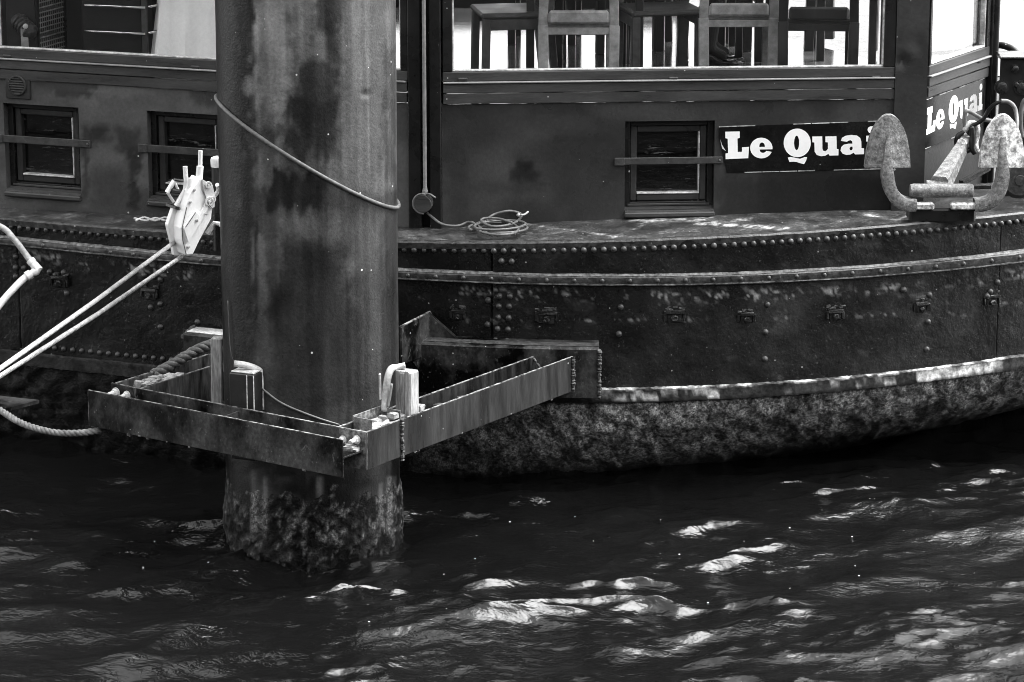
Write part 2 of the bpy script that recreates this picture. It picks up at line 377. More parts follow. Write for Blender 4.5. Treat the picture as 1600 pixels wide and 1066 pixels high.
def water_mat():
    m = bpy.data.materials.new('river_water'); m.use_nodes = True; nt = m.node_tree; N = nt.nodes; L = nt.links; bs = N['Principled BSDF']
    bs.inputs['Base Color'].default_value = (.003, .003, .003, 1); bs.inputs['Roughness'].default_value = .03; bs.inputs['IOR'].default_value = 1.333
    geo = N.new('ShaderNodeNewGeometry'); last = None
    for sc, st, dist, stretch in ((2.2, .16, .12, (1, 1.3, 1)), (11, .36, .02, (1, 1.7, 1)), (34, .5, .0055, (1, 1.6, 1))):
        mp = N.new('ShaderNodeMapping'); mp.inputs['Scale'].default_value = stretch; L.new(geo.outputs['Position'], mp.inputs[0])
        n = N.new('ShaderNodeTexNoise'); n.inputs['Scale'].default_value = sc; n.inputs['Detail'].default_value = 3; n.inputs['Distortion'].default_value = .6; L.new(mp.outputs[0], n.inputs['Vector'])
        b = N.new('ShaderNodeBump'); b.inputs['Strength'].default_value = st; b.inputs['Distance'].default_value = dist; L.new(n.outputs[0], b.inputs['Height'])
        if last: L.new(last, b.inputs['Normal'])
        last = b.outputs[0]
    L.new(last, bs.inputs['Normal']); return m
wm.materials.append(water_mat())
water = bpy.data.objects.new('water', wm); col.objects.link(water); tag(water, kind='structure')

# quay under the camera, never in view; its high rear wall is added to block sky
M['unseen_quay'] = mat('quay_stone', .035, .5, 1.6, .8, .1, bump=.8, bscale=9, fine=.4, fscale=14)
mb = MB()
mb.box(-160, 160, -70, 2.0, -1.5, 3.28); mb.box(-160, 160, 1.55, 2.06, 3.285, 3.42, .02); mb.box(-160, 160, -70, -8, 3.27, 10.5); mb.box(-160, 160, -9, -7.8, 10.505, 10.8, .03)
tag(mb.build('unseen_quay', 'unseen_quay', None), kind='structure')

# ================================================================== the barge
PLAN = [-0.0007510954499404074, 0.0060485328725453655, 0.09605422381961169, -0.13089420363107518, 17.132652969607996]
SHEER = [-0.001116139325115411, -0.0014182827511305257, 0.032674996135990474, 1.357759466149744]
XL, XR = -5.6, 4.6
def planY(X):
    X = np.asarray(X, dtype=float); Xc = np.clip(X, -4.4, 3.9)
    d = np.polyval(np.polyder(PLAN), Xc); return np.polyval(PLAN, Xc) + (X - Xc) * d
def planN(X):
    d = float((planY(X + .01) - planY(X - .01)) / .02); n = Vector((d, -1, 0)); return n.normalized()
def deckZ(X): return np.polyval(SHEER, np.clip(X, -4, 3.6))
def chineZ(X): return .505 + .016 * np.clip(X, -3, 3)
def tuck(X): return np.clip(.27 + .25 * X, .06, 1.35)     # how far the hull draws in at the waterline
def hull_px(px, py):
    Y = 17.3
    for _ in range(16): q = aty(px, py, Y); Y = float(planY(q.x))
    return aty(px, py, Y)
BARGE = thing('barge', 'black riveted steel barge with glazed cabin moored behind the round pile', 'boat', (0, 18, 0))

def sweep(name, m, prof, x0, x1, step=.05, parent=None, tone=None, wob=0.0, smooth=True):
    """prof(X) -> list of (outward offset, z)"""
    xs = np.arange(x0, x1 + 1e-6, step); rows = []
    for X in xs:
        n = planN(X); Y = float(planY(X)); rows.append([Vector((X + n.x * o, Y + n.y * o, z)) for o, z in prof(X)])
    mb = MB().grid(rows)
    c = len(rows[0]); mb.f += [tuple(range(c)), tuple(range(len(mb.v) - 1, len(mb.v) - 1 - c, -1))]
    if wob: mb.jitter(wob)
    tn = None
    if tone: tn = [tone(v) for v in mb.v]
    return mb.build(name, m, parent, smooth='auto' if smooth else False, tone=tn)

# hull skin --------------------------------------------------------
SEAM = [hull_px(30, 470).x, hull_px(769, 470).x, hull_px(1557, 500).x]
xs = np.unique(np.concatenate([np.arange(XL, XR, .013)] + [[s - .007, s - .004, s + .004, s + .007] for s in SEAM]))
tt = np.concatenate([np.linspace(0, 1, 62)])             # deck edge to chine
ub = np.linspace(0, 1, 46)                               # chine to below water
HX, HT = np.meshgrid(xs, np.concatenate([tt, 1 + ub[1:]]))
nrm = np.array([planN(x) for x in xs]); pY = planY(xs); dZ = deckZ(xs); cZ = chineZ(xs); tk = tuck(xs)
Zs = np.zeros_like(HX); OFF = np.zeros_like(HX); INW = np.zeros_like(HX)
for i in range(HX.shape[0]):
    t = HT[i, 0]
    if t <= 1: Zs[i] = dZ + (cZ - dZ) * t
    else:
        u = t - 1; zb = -.42; Zs[i] = cZ + (zb - cZ) * u
        uw = (cZ - WZ) / (cZ - zb); INW[i] = tk * (u / uw) ** 1.8
step_ = np.where(HX > SEAM[1], .012, 0) - np.where(HX > SEAM[2], .007, 0) - np.where(HX < SEAM[0], .006, 0)
rough_ = (fbm(HX * 9, Zs * 9, 3, 4) - .5) * .008
alg = sstep(1.02, 1.12, HT); rough_ = rough_ + alg * (fbm(HX * 16, Zs * 16, 13, 4) - .5) * .05
OFF = step_ * (HT <= 1) + rough_
for s_ in SEAM: OFF = OFF - .016 * (np.abs(HX - s_) < .0045) * (HT <= 1)
VX = HX + nrm[None, :, 0] * OFF; VY = pY[None, :] + nrm[None, :, 1] * OFF + INW
PXh, PYh = to_px(VX, VY, Zs)
# tone: paint, glints painted on the blistered bands, weed and waterline crust
n_a = fbm(HX * 3.2, Zs * 4.5, 41, 4); n_b = fbm(HX * 11, Zs * 13, 47, 4); n_c = fbm(HX * 30, Zs * 30, 53, 3); n_d = fbm(HX * 55, Zs * 55, 59, 2)
tone = .0075 + .010 * sstep(.42, .75, n_a) + .010 * sstep(.66, .85, n_b)
tone *= np.where(VX < -.3, .7, 1.2)  # left hull darkened, right lifted, as if lit from the right
railz = 1.13
band = np.exp(-((Zs - (railz - .045 - .05 * n_a)) / .03) ** 2) * sstep(.45, .62, n_b)
tone += band * .24 * sstep(.55, .66, n_d)
lineb = np.exp(-((Zs - (.905 + .02 * np.sin(HX * 1.7))) / .008) ** 2) * sstep(.5, .66, n_b) * (HX > -.7); tone += lineb * .16 * sstep(.5, .6, n_d)
scr = np.exp(-((vnoise(HX * 2.2, Zs * 9, 77) - .5) / .012) ** 2) * sstep(.55, .7, n_a) * (HX > .9); tone += scr * .07 * sstep(.45, .55, n_d)
weed = sstep(1.02, 1.10, HT)
wtop = np.clip(1 - (HT - 1.05) / .62, 0, 1)
mott = sstep(.44, .58, n_b * .35 + n_c * .3 + n_d * .35)
wt = .008 + (.27 * mott + .085) * (.12 + .88 * sstep(-.05, .6, wtop)) * sstep(-1.0, .75, HX) + .05 * sstep(.62, .8, n_c) * sstep(.1, .4, wtop)
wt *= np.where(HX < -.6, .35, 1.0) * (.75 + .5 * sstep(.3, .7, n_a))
tone = tone * (1 - weed) + wt * weed
tone *= 1 - .75 * sstep(.0, -.1, Zs + .02)
hmb = bpy.data.meshes.new('hull'); hv = np.stack([VX, VY, Zs], -1).reshape(-1, 3) - np.array([0, 18, 0])
ny, nx = HX.shape; ii = (np.arange(ny - 1)[:, None] * nx + np.arange(nx - 1)[None, :]).ravel(); hf = np.stack([ii, ii + nx, ii + nx + 1, ii + 1], -1); kcut = 61 * (nx - 1)
def np_mesh(name, V, F, m, parent, tone=None, smooth=True):
    me = bpy.data.meshes.new(name); me.vertices.add(len(V)); me.vertices.foreach_set('co', V.astype(np.float32).ravel())
    me.loops.add(F.size); me.loops.foreach_set('vertex_index', F.astype(np.int32).ravel()); me.polygons.add(len(F))
    me.polygons.foreach_set('loop_start', np.arange(0, F.size, 4, dtype=np.int32)); me.polygons.foreach_set('loop_total', np.full(len(F), 4, dtype=np.int32))
    me.polygons.foreach_set('use_smooth', np.full(len(F), bool(smooth))); me.update(calc_edges=True)
    if tone is not None: at = me.attributes.new('tone', 'FLOAT', 'POINT'); at.data.foreach_set('value', tone.astype(np.float32).ravel())
    me.materials.append(M[m]); o = bpy.data.objects.new(name, me); col.objects.link(o)
    if parent: o.parent = parent
    return o
bpy.data.meshes.remove(hmb)
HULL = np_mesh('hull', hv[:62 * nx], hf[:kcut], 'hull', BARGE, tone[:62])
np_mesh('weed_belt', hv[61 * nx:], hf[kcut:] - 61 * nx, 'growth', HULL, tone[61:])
# far side and ends of the hull
YC = 20.45
mb = MB()
xf = np.arange(XL, XR + .1, .3)
mb.grid([[Vector((X, 2 * YC - float(planY(X)), z)) for z in (float(deckZ(X)), .5, -.45)] for X in xf])
for X in (XL, XR - .013): mb.add([(X, float(planY(X)), float(deckZ(X))), (X, 2 * YC - float(planY(X)), float(deckZ(X))), (X, 2 * YC - float(planY(X)), -.45), (X, float(planY(X)), -.45)], [(0, 1, 2, 3)])
mb.build('far_hull_side', 'hulltrim', BARGE)

# deck ------------------------------------------------------------
dxs = np.arange(XL, XR, .016); drow = np.concatenate([np.linspace(0, 1.2, 80), np.array([1.6, 2.6, 4, 5.2])])
DX, DD = np.meshgrid(dxs, drow); pYd = planY(dxs)[None, :]; span = 2 * YC - 2 * pYd
DYY = pYd + np.where(DD > 1.21, 1.2 + (DD - 1.2) / 4.0 * (span - 1.2), DD); DZ = deckZ(dxs)[None, :] + .015 * np.clip(DD, 0, .6) - .012
DZ = DZ + (fbm(DX * 5, DYY * 5, 61) - .5) * .012
dn = fbm(DX * 4, DYY * 7, 67, 4); dn2 = fbm(DX * 28, DYY * 34, 71, 3)
dt = .028 + .022 * sstep(.42, .7, dn) + .05 * sstep(.60, .72, dn2) * sstep(.3, .6, dn)
dpx, dpy = to_px(DX, DYY, DZ)
def line_mark(a, b, wd, val):
    global dt
    ax, ay = a; bx, by = b; L2 = (bx - ax) ** 2 + (by - ay) ** 2; t = np.clip(((dpx - ax) * (bx - ax) + (dpy - ay) * (by - ay)) / L2, 0, 1)
    d = np.hypot(dpx - ax - t * (bx - ax), (dpy - ay - t * (by - ay)) * 1.4); dt = dt + val * .8 * np.exp(-(d / (wd * .62)) ** 2) * (.12 + 1.2 * sstep(.45, .58, dn2))
line_mark((820, 350), (970, 370), 3.0, .25); line_mark((1010, 348), (960, 372), 4, .15); line_mark((985, 345), (1110, 342), 7, .28); line_mark((1090, 349), (1230, 357), 5, .35)
line_mark((1100, 350), (1170, 342), 5, .2); line_mark((1330, 330), (1400, 345), 4, .3); line_mark((1400, 345), (1420, 336), 3, .25); line_mark((830, 345), (975, 341), 4, .12); line_mark((20, 325), (110, 318), 5, .08)
dv = np.stack([DX, DYY, DZ], -1).reshape(-1, 3) - np.array([0, 18, 0]); ny, nx = DX.shape
ii = (np.arange(ny - 1)[:, None] * nx + np.arange(nx - 1)[None, :]).ravel(); df = np.stack([ii, ii + 1, ii + nx + 1, ii + nx], -1)
DECK = np_mesh('deck', dv, df, 'deck', BARGE, np.clip(dt, .01, .5))
sweep('deck_edge_bar', 'rail', lambda X: [(.012, deckZ(X) - .03), (.014, deckZ(X) + .002), (.004, deckZ(X) + .012), (-.03, deckZ(X) + .012), (-.034, deckZ(X) - .03)], XL, XR - .02, .05, DECK, wob=.0012)

# rub rail, chine -----------------------------------------------------
def railh(X): return .05 + .004 * np.clip(X, -3, 3)
RAIL = sweep('rub_rail', 'rail', lambda X: [(-.005, 1.13 + railh(X) + .012), (.016, 1.13 + railh(X) + .008), (.036, 1.13 + railh(X) - .008), (.040, 1.142), (.034, 1.128), (-.005, 1.126)], XL, XR - .02, .045, BARGE, wob=.0016)
sweep('rail_lip', 'lip', lambda X: [(.004, 1.13 + railh(X) + .0135), (.017, 1.13 + railh(X) + .0105), (.028, 1.13 + railh(X) + .001), (.026, 1.13 + railh(X) - .002), (.004, 1.13 + railh(X) + .006)], XL, XR - .02, .04, RAIL, wob=.0018)
sweep('rail_lip', 'lip', lambda X: [(.034, 1.1405), (.0418, 1.1405), (.0418, 1.1335), (.034, 1.1325)], XL, XR - .02, .04, RAIL, wob=.0016)
cr = lambda v: float(vnoise(np.array([v.x * 6.0]), np.array([v.z * 30.0]), 5)[0])
xq = [hull_px(p, 600).x for p in (930, 1310, 1380, 1470, 1560)]
def chine_tone(v):
    n = float(fbm(np.array([v.x * 15.]), np.array([v.z * 40.]), 19, 4)[0]) * .75 + .25 * float(vnoise(np.array([v.x * 3.]), np.array([v.z * 5.]), 23)[0]); X = v.x
    b = .02
    if v.z > float(chineZ(X)) - .002 and X > -.4: return .06 + .6 * float(sstep(.42, .58, n))
    if X > -.4 and v.z < float(chineZ(X)) - .055: return .012
    if X > -.4: b = .035 + .5 * float(sstep(.54, .64, n)) * float(sstep(xq[0] - .2, xq[0] + .4, X))
    if X > xq[1] + .1: b = .03 + .3 * float(sstep(.52, .62, n))
    if xq[3] - .15 < X < xq[4] + .02: b = .14 + .6 * float(sstep(.35, .52, n))
    return b
def chp(X):
    z = float(chineZ(X)); k = .042 if X > -.5 else .02
    return [(-.004, z + .014), (k * .5, z + .013), (k * .62, z + .004), (k * .5, z - .010), (k * .55, z - .05), (k * .5, z - .072), (-.02, z - .085)]
CHINE = sweep('chine_bar', 'chine', chp, XL, XR - .02, .014, BARGE, tone=chine_tone, wob=.0022)

# rivets ---------------------------------------------------------------
rb = MB().lathe((0, 0, 0), (0, 0, 1), [(-.004, .022), (.005, .022), (.012, .019), (.018, .012), (.021, .003)], 10)
RIV = None
def rivet(p, n, parent, sc=1.0):
    global RIV
    q = Vector((0, 0, 1)).rotation_difference(n)
    if RIV is None:
        RIV = MB(); RIV.v = list(rb.v); RIV.f = list(rb.f); RIV = RIV.build('rivet', 'rivet', None, smooth='auto'); o = RIV; o.parent = parent; o.location = Vector(p) - origin_of(parent); o.rotation_mode = 'QUATERNION'; o.rotation_quaternion = q; o.scale = (sc,) * 3
    else: o = inst(RIV, 'rivet', parent, p, q, sc)
    return o
def rivet_px(px, py, parent, sc=1.0, lift=.006):
    p = hull_px(px, py); n = planN(p.x); s = .012 if p.x > SEAM[1] else 0
    rivet(p + n * (lift * .3 + s), n, parent, sc)
px = -22.0
while px < 1612:                                           # row under the deck edge
    p = hull_px(px, 370); X = p.x; zz = float(deckZ(X)) - .040
    if not (372 < px < 606):
        n = planN(X); s = .012 if X > SEAM[1] else 0
        rivet(Vector((X, float(planY(X)), zz)) + n * (s + .001), n, HULL, random.uniform(.68, .84))
    px += 13.6 if px < 400 else (15.6 if px < 1150 else 14.8 - (px - 1150) * .007)
for px in list(range(4, 350, 35)) + list(range(640, 1640, 43)):   # along the rub rail
    X = hull_px(px, 420).x; n = planN(X); rivet(Vector((X, float(planY(X)), 1.13 + railh(X) * .55)) + n * .036, n, RAIL, .62)
for px in range(58, 300, 14):                              # along the chine, port quarter
    X = hull_px(px, 545).x; n = planN(X); rivet(Vector((X, float(planY(X)), float(chineZ(X)) + .055)) + n * .001, n, HULL, .78)
for (a, b) in [(781, 462), (797, 462), (780, 478), (796, 478), (779, 495), (795, 496), (778, 513), (794, 514), (763, 469), (762, 507), (784, 407), (800, 408), (775, 531), (792, 532),
               (25, 401), (25, 418), (38, 419), (25, 432), (100, 426), (78, 425), (105, 458), (251, 437), (251, 475), (251, 511), (309, 503), (240, 432), (226, 430), (236, 480),
               (970, 479), (967, 521), (1198, 475), (1195, 518), (1194, 560), (1450, 460), (1448, 502), (1446, 545), (1410, 452), (1545, 455), (1556, 440), (1540, 462)]:
    rivet_px(a, b, HULL, .84)

# cut-off fender lugs --------------------------------------------------
for i, (px, py, k) in enumerate([(716, 489, .8), (855, 491, 1.15), (1054, 490, 1.1), (1165, 493, .9), (1304, 488, .95), (1438, 477, .85), (1548, 466, 1.0), (95, 436, 1.1), (235, 455, 1.0)]):
    p = hull_px(px, py); n = planN(p.x); e = Vector((-n.y, n.x, 0)); z = Vector((0, 0, 1)); p = p + n * .006
    mb = MB()
    mb.frame_box(p + z * .012, e * .048 * k, n * .022, z * .012 * k, .004)
    mb.frame_box(p - z * .018 * k, e * .040 * k, n * .012, z * .03 * k, .005)
    mb.lathe(p - z * .022 * k + n * .01, n, [(0, .019 * k), (.012, .019 * k), (.016, .012 * k)], 8)
    for s in (-1, 1): mb.frame_box(p + e * s * .05 * k - z * .01, e * .009, n * .018, z * .026 * k, .003)
    mb.jitter(.0035)
    lug = mb.build('cut_off_lug', 'hull', HULL, tone=np.full(len(mb.v), .014))
    mb = MB()
    for j in range(9): mb.frame_box(p + z * (.03 + random.uniform(-.006, .012)) + e * random.uniform(-.05, .05) * k, e * random.uniform(.006, .014), n * random.uniform(.006, .014), z * random.uniform(.003, .008), .002)
    mb.jitter(.003); mb.build('burr', 'weld', HULL)

# small plate low on the left
a, b, c_, d = atz(-60, 612, .40), atz(61, 625, .40), atz(0, 641, .40), atz(-90, 660, .40)
MB().prism([a, b, c_, d], (0, 0, -.02)).build('step_plate', 'steel', BARGE)

# ================================================================== cabin
class Wall:
    def __init__(s, p0, p1):
        s.o = Vector((p0[0], p0[1], 0)); d = Vector((p1[0] - p0[0], p1[1] - p0[1], 0)); s.L = d.length; s.e = d.normalized(); s.n = Vector((s.e.y, -s.e.x, 0)); s.z = Vector((0, 0, 1))
    def at(s, t, z, off=0.0): return s.o + s.e * t + s.n * off + s.z * z
    def px(s, px, py, off=0.0):
        r = ray(px, py); o = s.o + s.n * off; k = (o - ORG).dot(s.n) / r.dot(s.n); p = ORG + r * k; return (p - s.o).dot(s.e), p.z
    def box(s, mb, s0, s1, z0, z1, o0, o1, c=0.0): return mb.frame_box(s.at((s0 + s1) / 2, (z0 + z1) / 2, (o0 + o1) / 2), s.e * (s1 - s0) / 2, s.n * (o1 - o0) / 2, s.z * (z1 - z0) / 2, c)
    def panel(s, mb, s0, s1, z0, z1, holes, th, off=0.0, cell=None):
        S = sorted(set([s0, s1] + [h[0] for h in holes] + [h[1] for h in holes])); Zq = sorted(set([z0, z1] + [h[2] for h in holes] + [h[3] for h in holes]))
        if cell:
            def sub(A): 
                out = []
                for a, b in zip(A[:-1], A[1:]): k = max(1, int((b - a) / cell)); out += [a + (b - a) * j / k for j in range(k)]
                return out + [A[-1]]
            S, Zq = sub(S), sub(Zq)
        idx = {}
        def vid(i, j):
            if (i, j) not in idx: idx[(i, j)] = len(mb.v); mb.v.append(s.at(S[i], Zq[j], off))
            return idx[(i, j)]
        for i in range(len(S) - 1):
            for j in range(len(Zq) - 1):
                cs, cz = (S[i] + S[i + 1]) / 2, (Zq[j] + Zq[j + 1]) / 2
                if any(h[0] < cs < h[1] and h[2] < cz < h[3] for h in holes): continue
                mb.f.append((vid(i, j), vid(i + 1, j), vid(i + 1, j + 1), vid(i, j + 1)))
        for h in holes:
            A = [s.at(h[0], h[2], off), s.at(h[1], h[2], off), s.at(h[1], h[3], off), s.at(h[0], h[3], off)]; B = [p - s.n * th for p in A]
            mb.add(A + B, [(i, (i + 1) % 4, (i + 1) % 4 + 4, i + 4) for i in range(4)])
        A = [s.at(s0, z0, off - th), s.at(s1, z0, off - th), s.at(s1, z1, off - th), s.at(s0, z1, off - th)]
        return mb
Bc = Vector((-.598, 17.70)); Cc = Vector((-.405, 17.66)); Dc = Vector((2.232, 17.85)); Ec = Vector((2.41, 17.865))
dl = Vector((-3.12 - Bc.x, 18.59 - Bc.y)).normalized(); Ac = Bc + dl * 5.0
e1 = Vector((math.cos(R(59)), math.sin(R(59))))
WLf, WPo, WRt, WCo = Wall(Ac, Bc), Wall(Bc, Cc), Wall(Cc, Dc), Wall(Dc, Ec)
tmp = Wall(Ec, Ec + e1); sF = tmp.px(1541, 200)[0]; Fc = Ec + e1 * sF; WEn = Wall(Ec, Fc); Gc = Vector((Fc.x - 1.7, 2 * YC - Fc.y)); WFr = Wall(Fc, Gc)
Z_GL, Z_LE, Z_J1, Z_J2, Z_TOP, Z_ROOF = 2.262, 2.195, 2.130, 2.066, 3.62, 3.86
def ring(W, mb, s0, s1, z0, z1, t, o0, o1, c=.003):
    W.box(mb, s0, s0 + t, z0, z1, o0, o1, c); W.box(mb, s1 - t, s1, z0, z1, o0, o1, c)
    W.box(mb, s0 + t, s1 - t, z0, z0 + t, o0, o1 - .0015, c); W.box(mb, s0 + t, s1 - t, z1 - t, z1, o0, o1 - .0015, c)
def band_boards(W, s0, s1, parent):
    mb = MB(); W.box(mb, s0, s1, Z_LE - .006, Z_LE + .004, -.02, .034, .003); mb.build('window_ledge', 'ledge', parent)
    for (a, b, o) in ((Z_J1 + .003, Z_LE - .008, .020), (Z_J2 + .003, Z_J1 - .003, .015)):
        mb = MB(); W.box(mb, s0, s1, a, b, -.03, o, .003); mb.build('trim_board', 'trim', parent)
def big_window(W, s0, s1, parent, stile=(.06, .06)):
    win = MB(); a, b = stile
    W.box(win, s0, s0 + a, Z_GL - .006, Z_TOP, -.05, .016, .004); W.box(win, s1 - b, s1, Z_GL - .006, Z_TOP, -.05, .016, .004); W.box(win, s0 + a, s1 - b, Z_TOP - .06, Z_TOP, -.05, .014, .004)
    win = win.build('window', 'frame', parent)
    mb = MB(); W.box(mb, s0, s1, Z_LE + .005, Z_GL - .0065, -.05, .016, .004); mb.build('bottom_rail', 'trim', win)
    mb = MB(); W.box(mb, s0 + a, s1 - b, Z_GL - .0055, Z_GL + .004, -.03, .006, .002)
    W.box(mb, s0 + a - .002, s0 + a + .008, Z_GL + .005, Z_TOP - .06, -.03, .004, .002); W.box(mb, s1 - b - .008, s1 - b + .002, Z_GL + .005, Z_TOP - .06, -.03, .004, .002)
    mb.build('glazing_bead', 'bare', win)
    mb = MB(); W.box(mb, s0 + a + .004, s1 - b - .004, Z_GL, Z_TOP - .058, -.022, -.018); mb.build('pane', 'glass', win)
    return win
def drain_cap(W, px, py, parent):
    t, z = W.px(px, py, .016); mb = MB(); W.box(mb, t - .028, t + .028, z - .007, z + .007, .010, .026, .005); W.box(mb, t - .02, t + .02, z - .0115, z - .006, .010, .022, .002); mb.build('drain_cap', 'bar', parent)
def small_window(W, name_parent, s0, s1, z0, z1, th, bar, lit=False):
    win = MB(); ring(W, win, s0 + .001, s1 - .001, z0 + .001, z1 - .001, .034, -th - .02, -.050); 
    win = win.build('window', 'frame', name_parent)
    mb = MB(); ring(W, mb, s0 + .037, s1 - .037, z0 + .037, z1 - .037, .040, -th - .02, -.072, .006); mb.build('sash', 'cabin', win)
    mb = MB(); W.box(mb, s0 + .078, s1 - .078, z0 + .078, z0 + .088, -th - .005, -.066, .003); W.box(mb, s1 - .086, s1 - .078, z0 + .088, z1 - .078, -th - .005, -.068, .002); mb.build('glazing_bead', 'bare', win)
    mb = MB(); W.box(mb, s0 + .076, s1 - .076, z0 + .076, z1 - .076, -th - .012, -th - .004); mb.build('pane', 'hatchglass', win)
    mb = MB(); W.box(mb, s0 - .004, s1 + .004, z0 - .042, z0 - .012, -.02, .036, .007); mb.prism([W.at(s0 + .001, z0 - .010, .020), W.at(s0 + .001, z0 - .02, .020), W.at(s0 + .001, z0 - .02, -.06), W.at(s0 + .001, z0 + .012, -.06)], W.e * (s1 - s0 - .002)); W.box(mb, s0 + .02, s1 - .02, z0 + .012, z0 + .026, -.06, -.044, .003); mb.build('sill', 'trim', win)
    b0, b1, bz, bh = bar
    mb = MB(); W.box(mb, b0, b1, bz - bh / 2, bz + bh / 2, .001, .013, .003); W.box(mb, b0 - .004, b0 + .055, bz - bh / 2 - .003, bz + bh / 2 + .002, .013, .019, .003)
    bo = mb.build('security_bar', 'bar', win)
    mb = MB()
    for s_ in (b0 + .018, b1 - .018): mb.lathe(W.at(s_, bz, .012), W.n, [(0, .008), (.004, .008), (.007, .004)], 6)
    mb.build('bolt', 'weld', win)

# left wall (painted in patches)
s_640 = WLf.L
def hole_px(W, x0, yt, x1, yb): 
    a = W.px(x0, yt); b = W.px(x1, yb); return (a[0], b[0], b[1], a[1])
h1 = hole_px(WLf, 5, 161, 127, 303); h2 = hole_px(WLf, 229, 173, 351, 318)
mb = MB(); WLf.panel(mb, 0, WLf.L, 1.15, Z_J2, [h1, h2], .11, 0.0, cell=.018)
def wall_tone(v, seed, patches):
    return v
def patched(mb, base, patches, seed):
    V = np.array([tuple(v) for v in mb.v]); a, b = to_px(V[:, 0], V[:, 1], V[:, 2])
    n = fbm(a / 90, b / 70, seed, 4); t = base * (.72 + .56 * sstep(.3, .7, n))
    for (x0, y0, x1, y1, val, soft) in patches:
        wob = (fbm(a / 10, b / 10, seed + 3, 4) - .5) * 26
        k = sstep(x0 - soft, x0 + soft, a + wob) * (1 - sstep(x1 - soft, x1 + soft, a + wob)) * sstep(y0 - soft, y0 + soft, b + wob * .5) * (1 - sstep(y1 - soft, y1 + soft, b + wob * .5))
        t = t * (1 - k) + val * k
    return np.clip(t, .004, .9)
tn = patched(mb, .072, [(88, 128, 145, 152, .03, 4), (50, 120, 150, 140, .042, 4), (132, 195, 170, 222, .022, 8), (180, 200, 225, 240, .028, 8), (200, 230, 216, 330, .022, 5), (128, 200, 140, 310, .03, 5), (150, 150, 250, 170, .066, 6), (300, 120, 350, 165, .05, 6), (140, 260, 200, 330, .045, 15)], 11)  # paler base paints in the brighter light on this wall
WALL_L = mb.build('cabin_side_wall', 'cabin2', BARGE, tone=tn)
band_boards(WLf, 0, WLf.L - .006, BARGE)
sL0 = WLf.px(-6, 60)[0]; sL1 = WLf.px(640, 60)[0] - .008
w_ = big_window(WLf, sL0 - .02, sL1, BARGE, (.035, .045)); drain_cap(WLf, 11, 87.5, w_); drain_cap(WLf, 305, 104.5, w_)
big_window(WLf, .05, sL0 - .06, BARGE)
bz = lambda W, px, py: W.px(px, py, .012)
small_window(WLf, BARGE, *h1, .11, (bz(WLf, -8, 217)[0], bz(WLf, 141, 225)[0], bz(WLf, 70, 221)[1], .045))
small_window(WLf, BARGE, *h2, .11, (bz(WLf, 217, 231)[0], bz(WLf, 356, 241)[0], bz(WLf, 290, 236)[1], .045))
# round louvre vent
t, z = WLf.px(29, 133); vent = MB(); WLf.box(vent, t - .083, t + .083, z - .083, z + .083, .0, .012, .004)
ro = [(.0, .062), (.014, .062), (.018, .058), (.018, .052), (.0, .052)]; vent.lathe(WLf.at(t, z, .008), WLf.n, ro, 28); vent = vent.build("vent", "cabin", BARGE, smooth='auto')
for k in range(7):
    zz = z - .045 + k * .015; hw = math.sqrt(max(.001, .054 ** 2 - (zz - z) ** 2)); mb = MB(); mb.frame_box(WLf.at(t, zz, .017), WLf.e * hw, WLf.n * .008 + WLf.z * -.004, WLf.z * .0022, 0); mb.build('louvre', 'trim', vent)
mb = MB(); mb.lathe(WLf.at(t, z, .0125), WLf.n, [(0, .053), (.0008, .053)], 24); mb.build('dark_opening', 'black', vent)

# post between the side panels, with the conduit
mb = MB(); WPo.box(mb, -.02, WPo.L + .01, 1.15, Z_ROOF - .1, -.09, -.055); WPo.box(mb, .0, .075, 1.15, Z_ROOF - .1, -.06, .022, .004); WPo.box(mb, .128, WPo.L - .001, 1.15, Z_ROOF - .1, -.06, .026, .004)
POST = mb.build('cabin_post', 'frame', BARGE)
tp, zp = WPo.px(664.5, 300, .03); mb = MB(); mb.tube([WPo.at(tp, zp, .035), WPo.at(tp, Z_ROOF - .1, .035)], .0115, 12); mb.tube([WPo.at(tp, zp - .055, .035), WPo.at(tp, zp + .02, .035)], .0145, 12); mb.tube([WPo.at(tp, zp - .0, .035), WPo.at(tp, zp + .012, .035)], .0175, 12)
mb.build('conduit', 'ledge', POST, smooth='auto')

# right wall
hs = hole_px(WRt, 977, 190, 1115, 326)
mb = MB(); WRt.panel(mb, 0, WRt.L, 1.15, Z_J2, [hs], .11, 0.0, cell=.018)
tn = patched(mb, .038, [(806, 250, 834, 278, .010, 8), (818, 270, 846, 296, .014, 7), (800, 262, 822, 300, .016, 8), (700, 200, 730, 330, .03, 10), (860, 215, 960, 222, .022, 5), (840, 180, 930, 205, .036, 8), (1090, 160, 1130, 190, .036, 5), (900, 260, 975, 340, .034, 12), (700, 285, 860, 300, .034, 10), (1120, 275, 1400, 340, .022, 14), (1190, 270, 1400, 345, .016, 20)], 29)  # lower right patches paint in the shadow beneath the sign
WALL_R = mb.build('cabin_side_wall', 'cabin2', BARGE, tone=tn)
band_boards(WRt, .006, WRt.L - .004, BARGE)
w_ = big_window(WRt, .004, WRt.L - .004, BARGE, (.058, .068))
for p in ((723, 123.5), (1052, 122), (1369, 120.5)): drain_cap(WRt, *p, w_)
small_window(WRt, BARGE, *hs, .11, (bz(WRt, 961, 253)[0], bz(WRt, 1129, 250)[0], bz(WRt, 1045, 251.5)[1], .041))

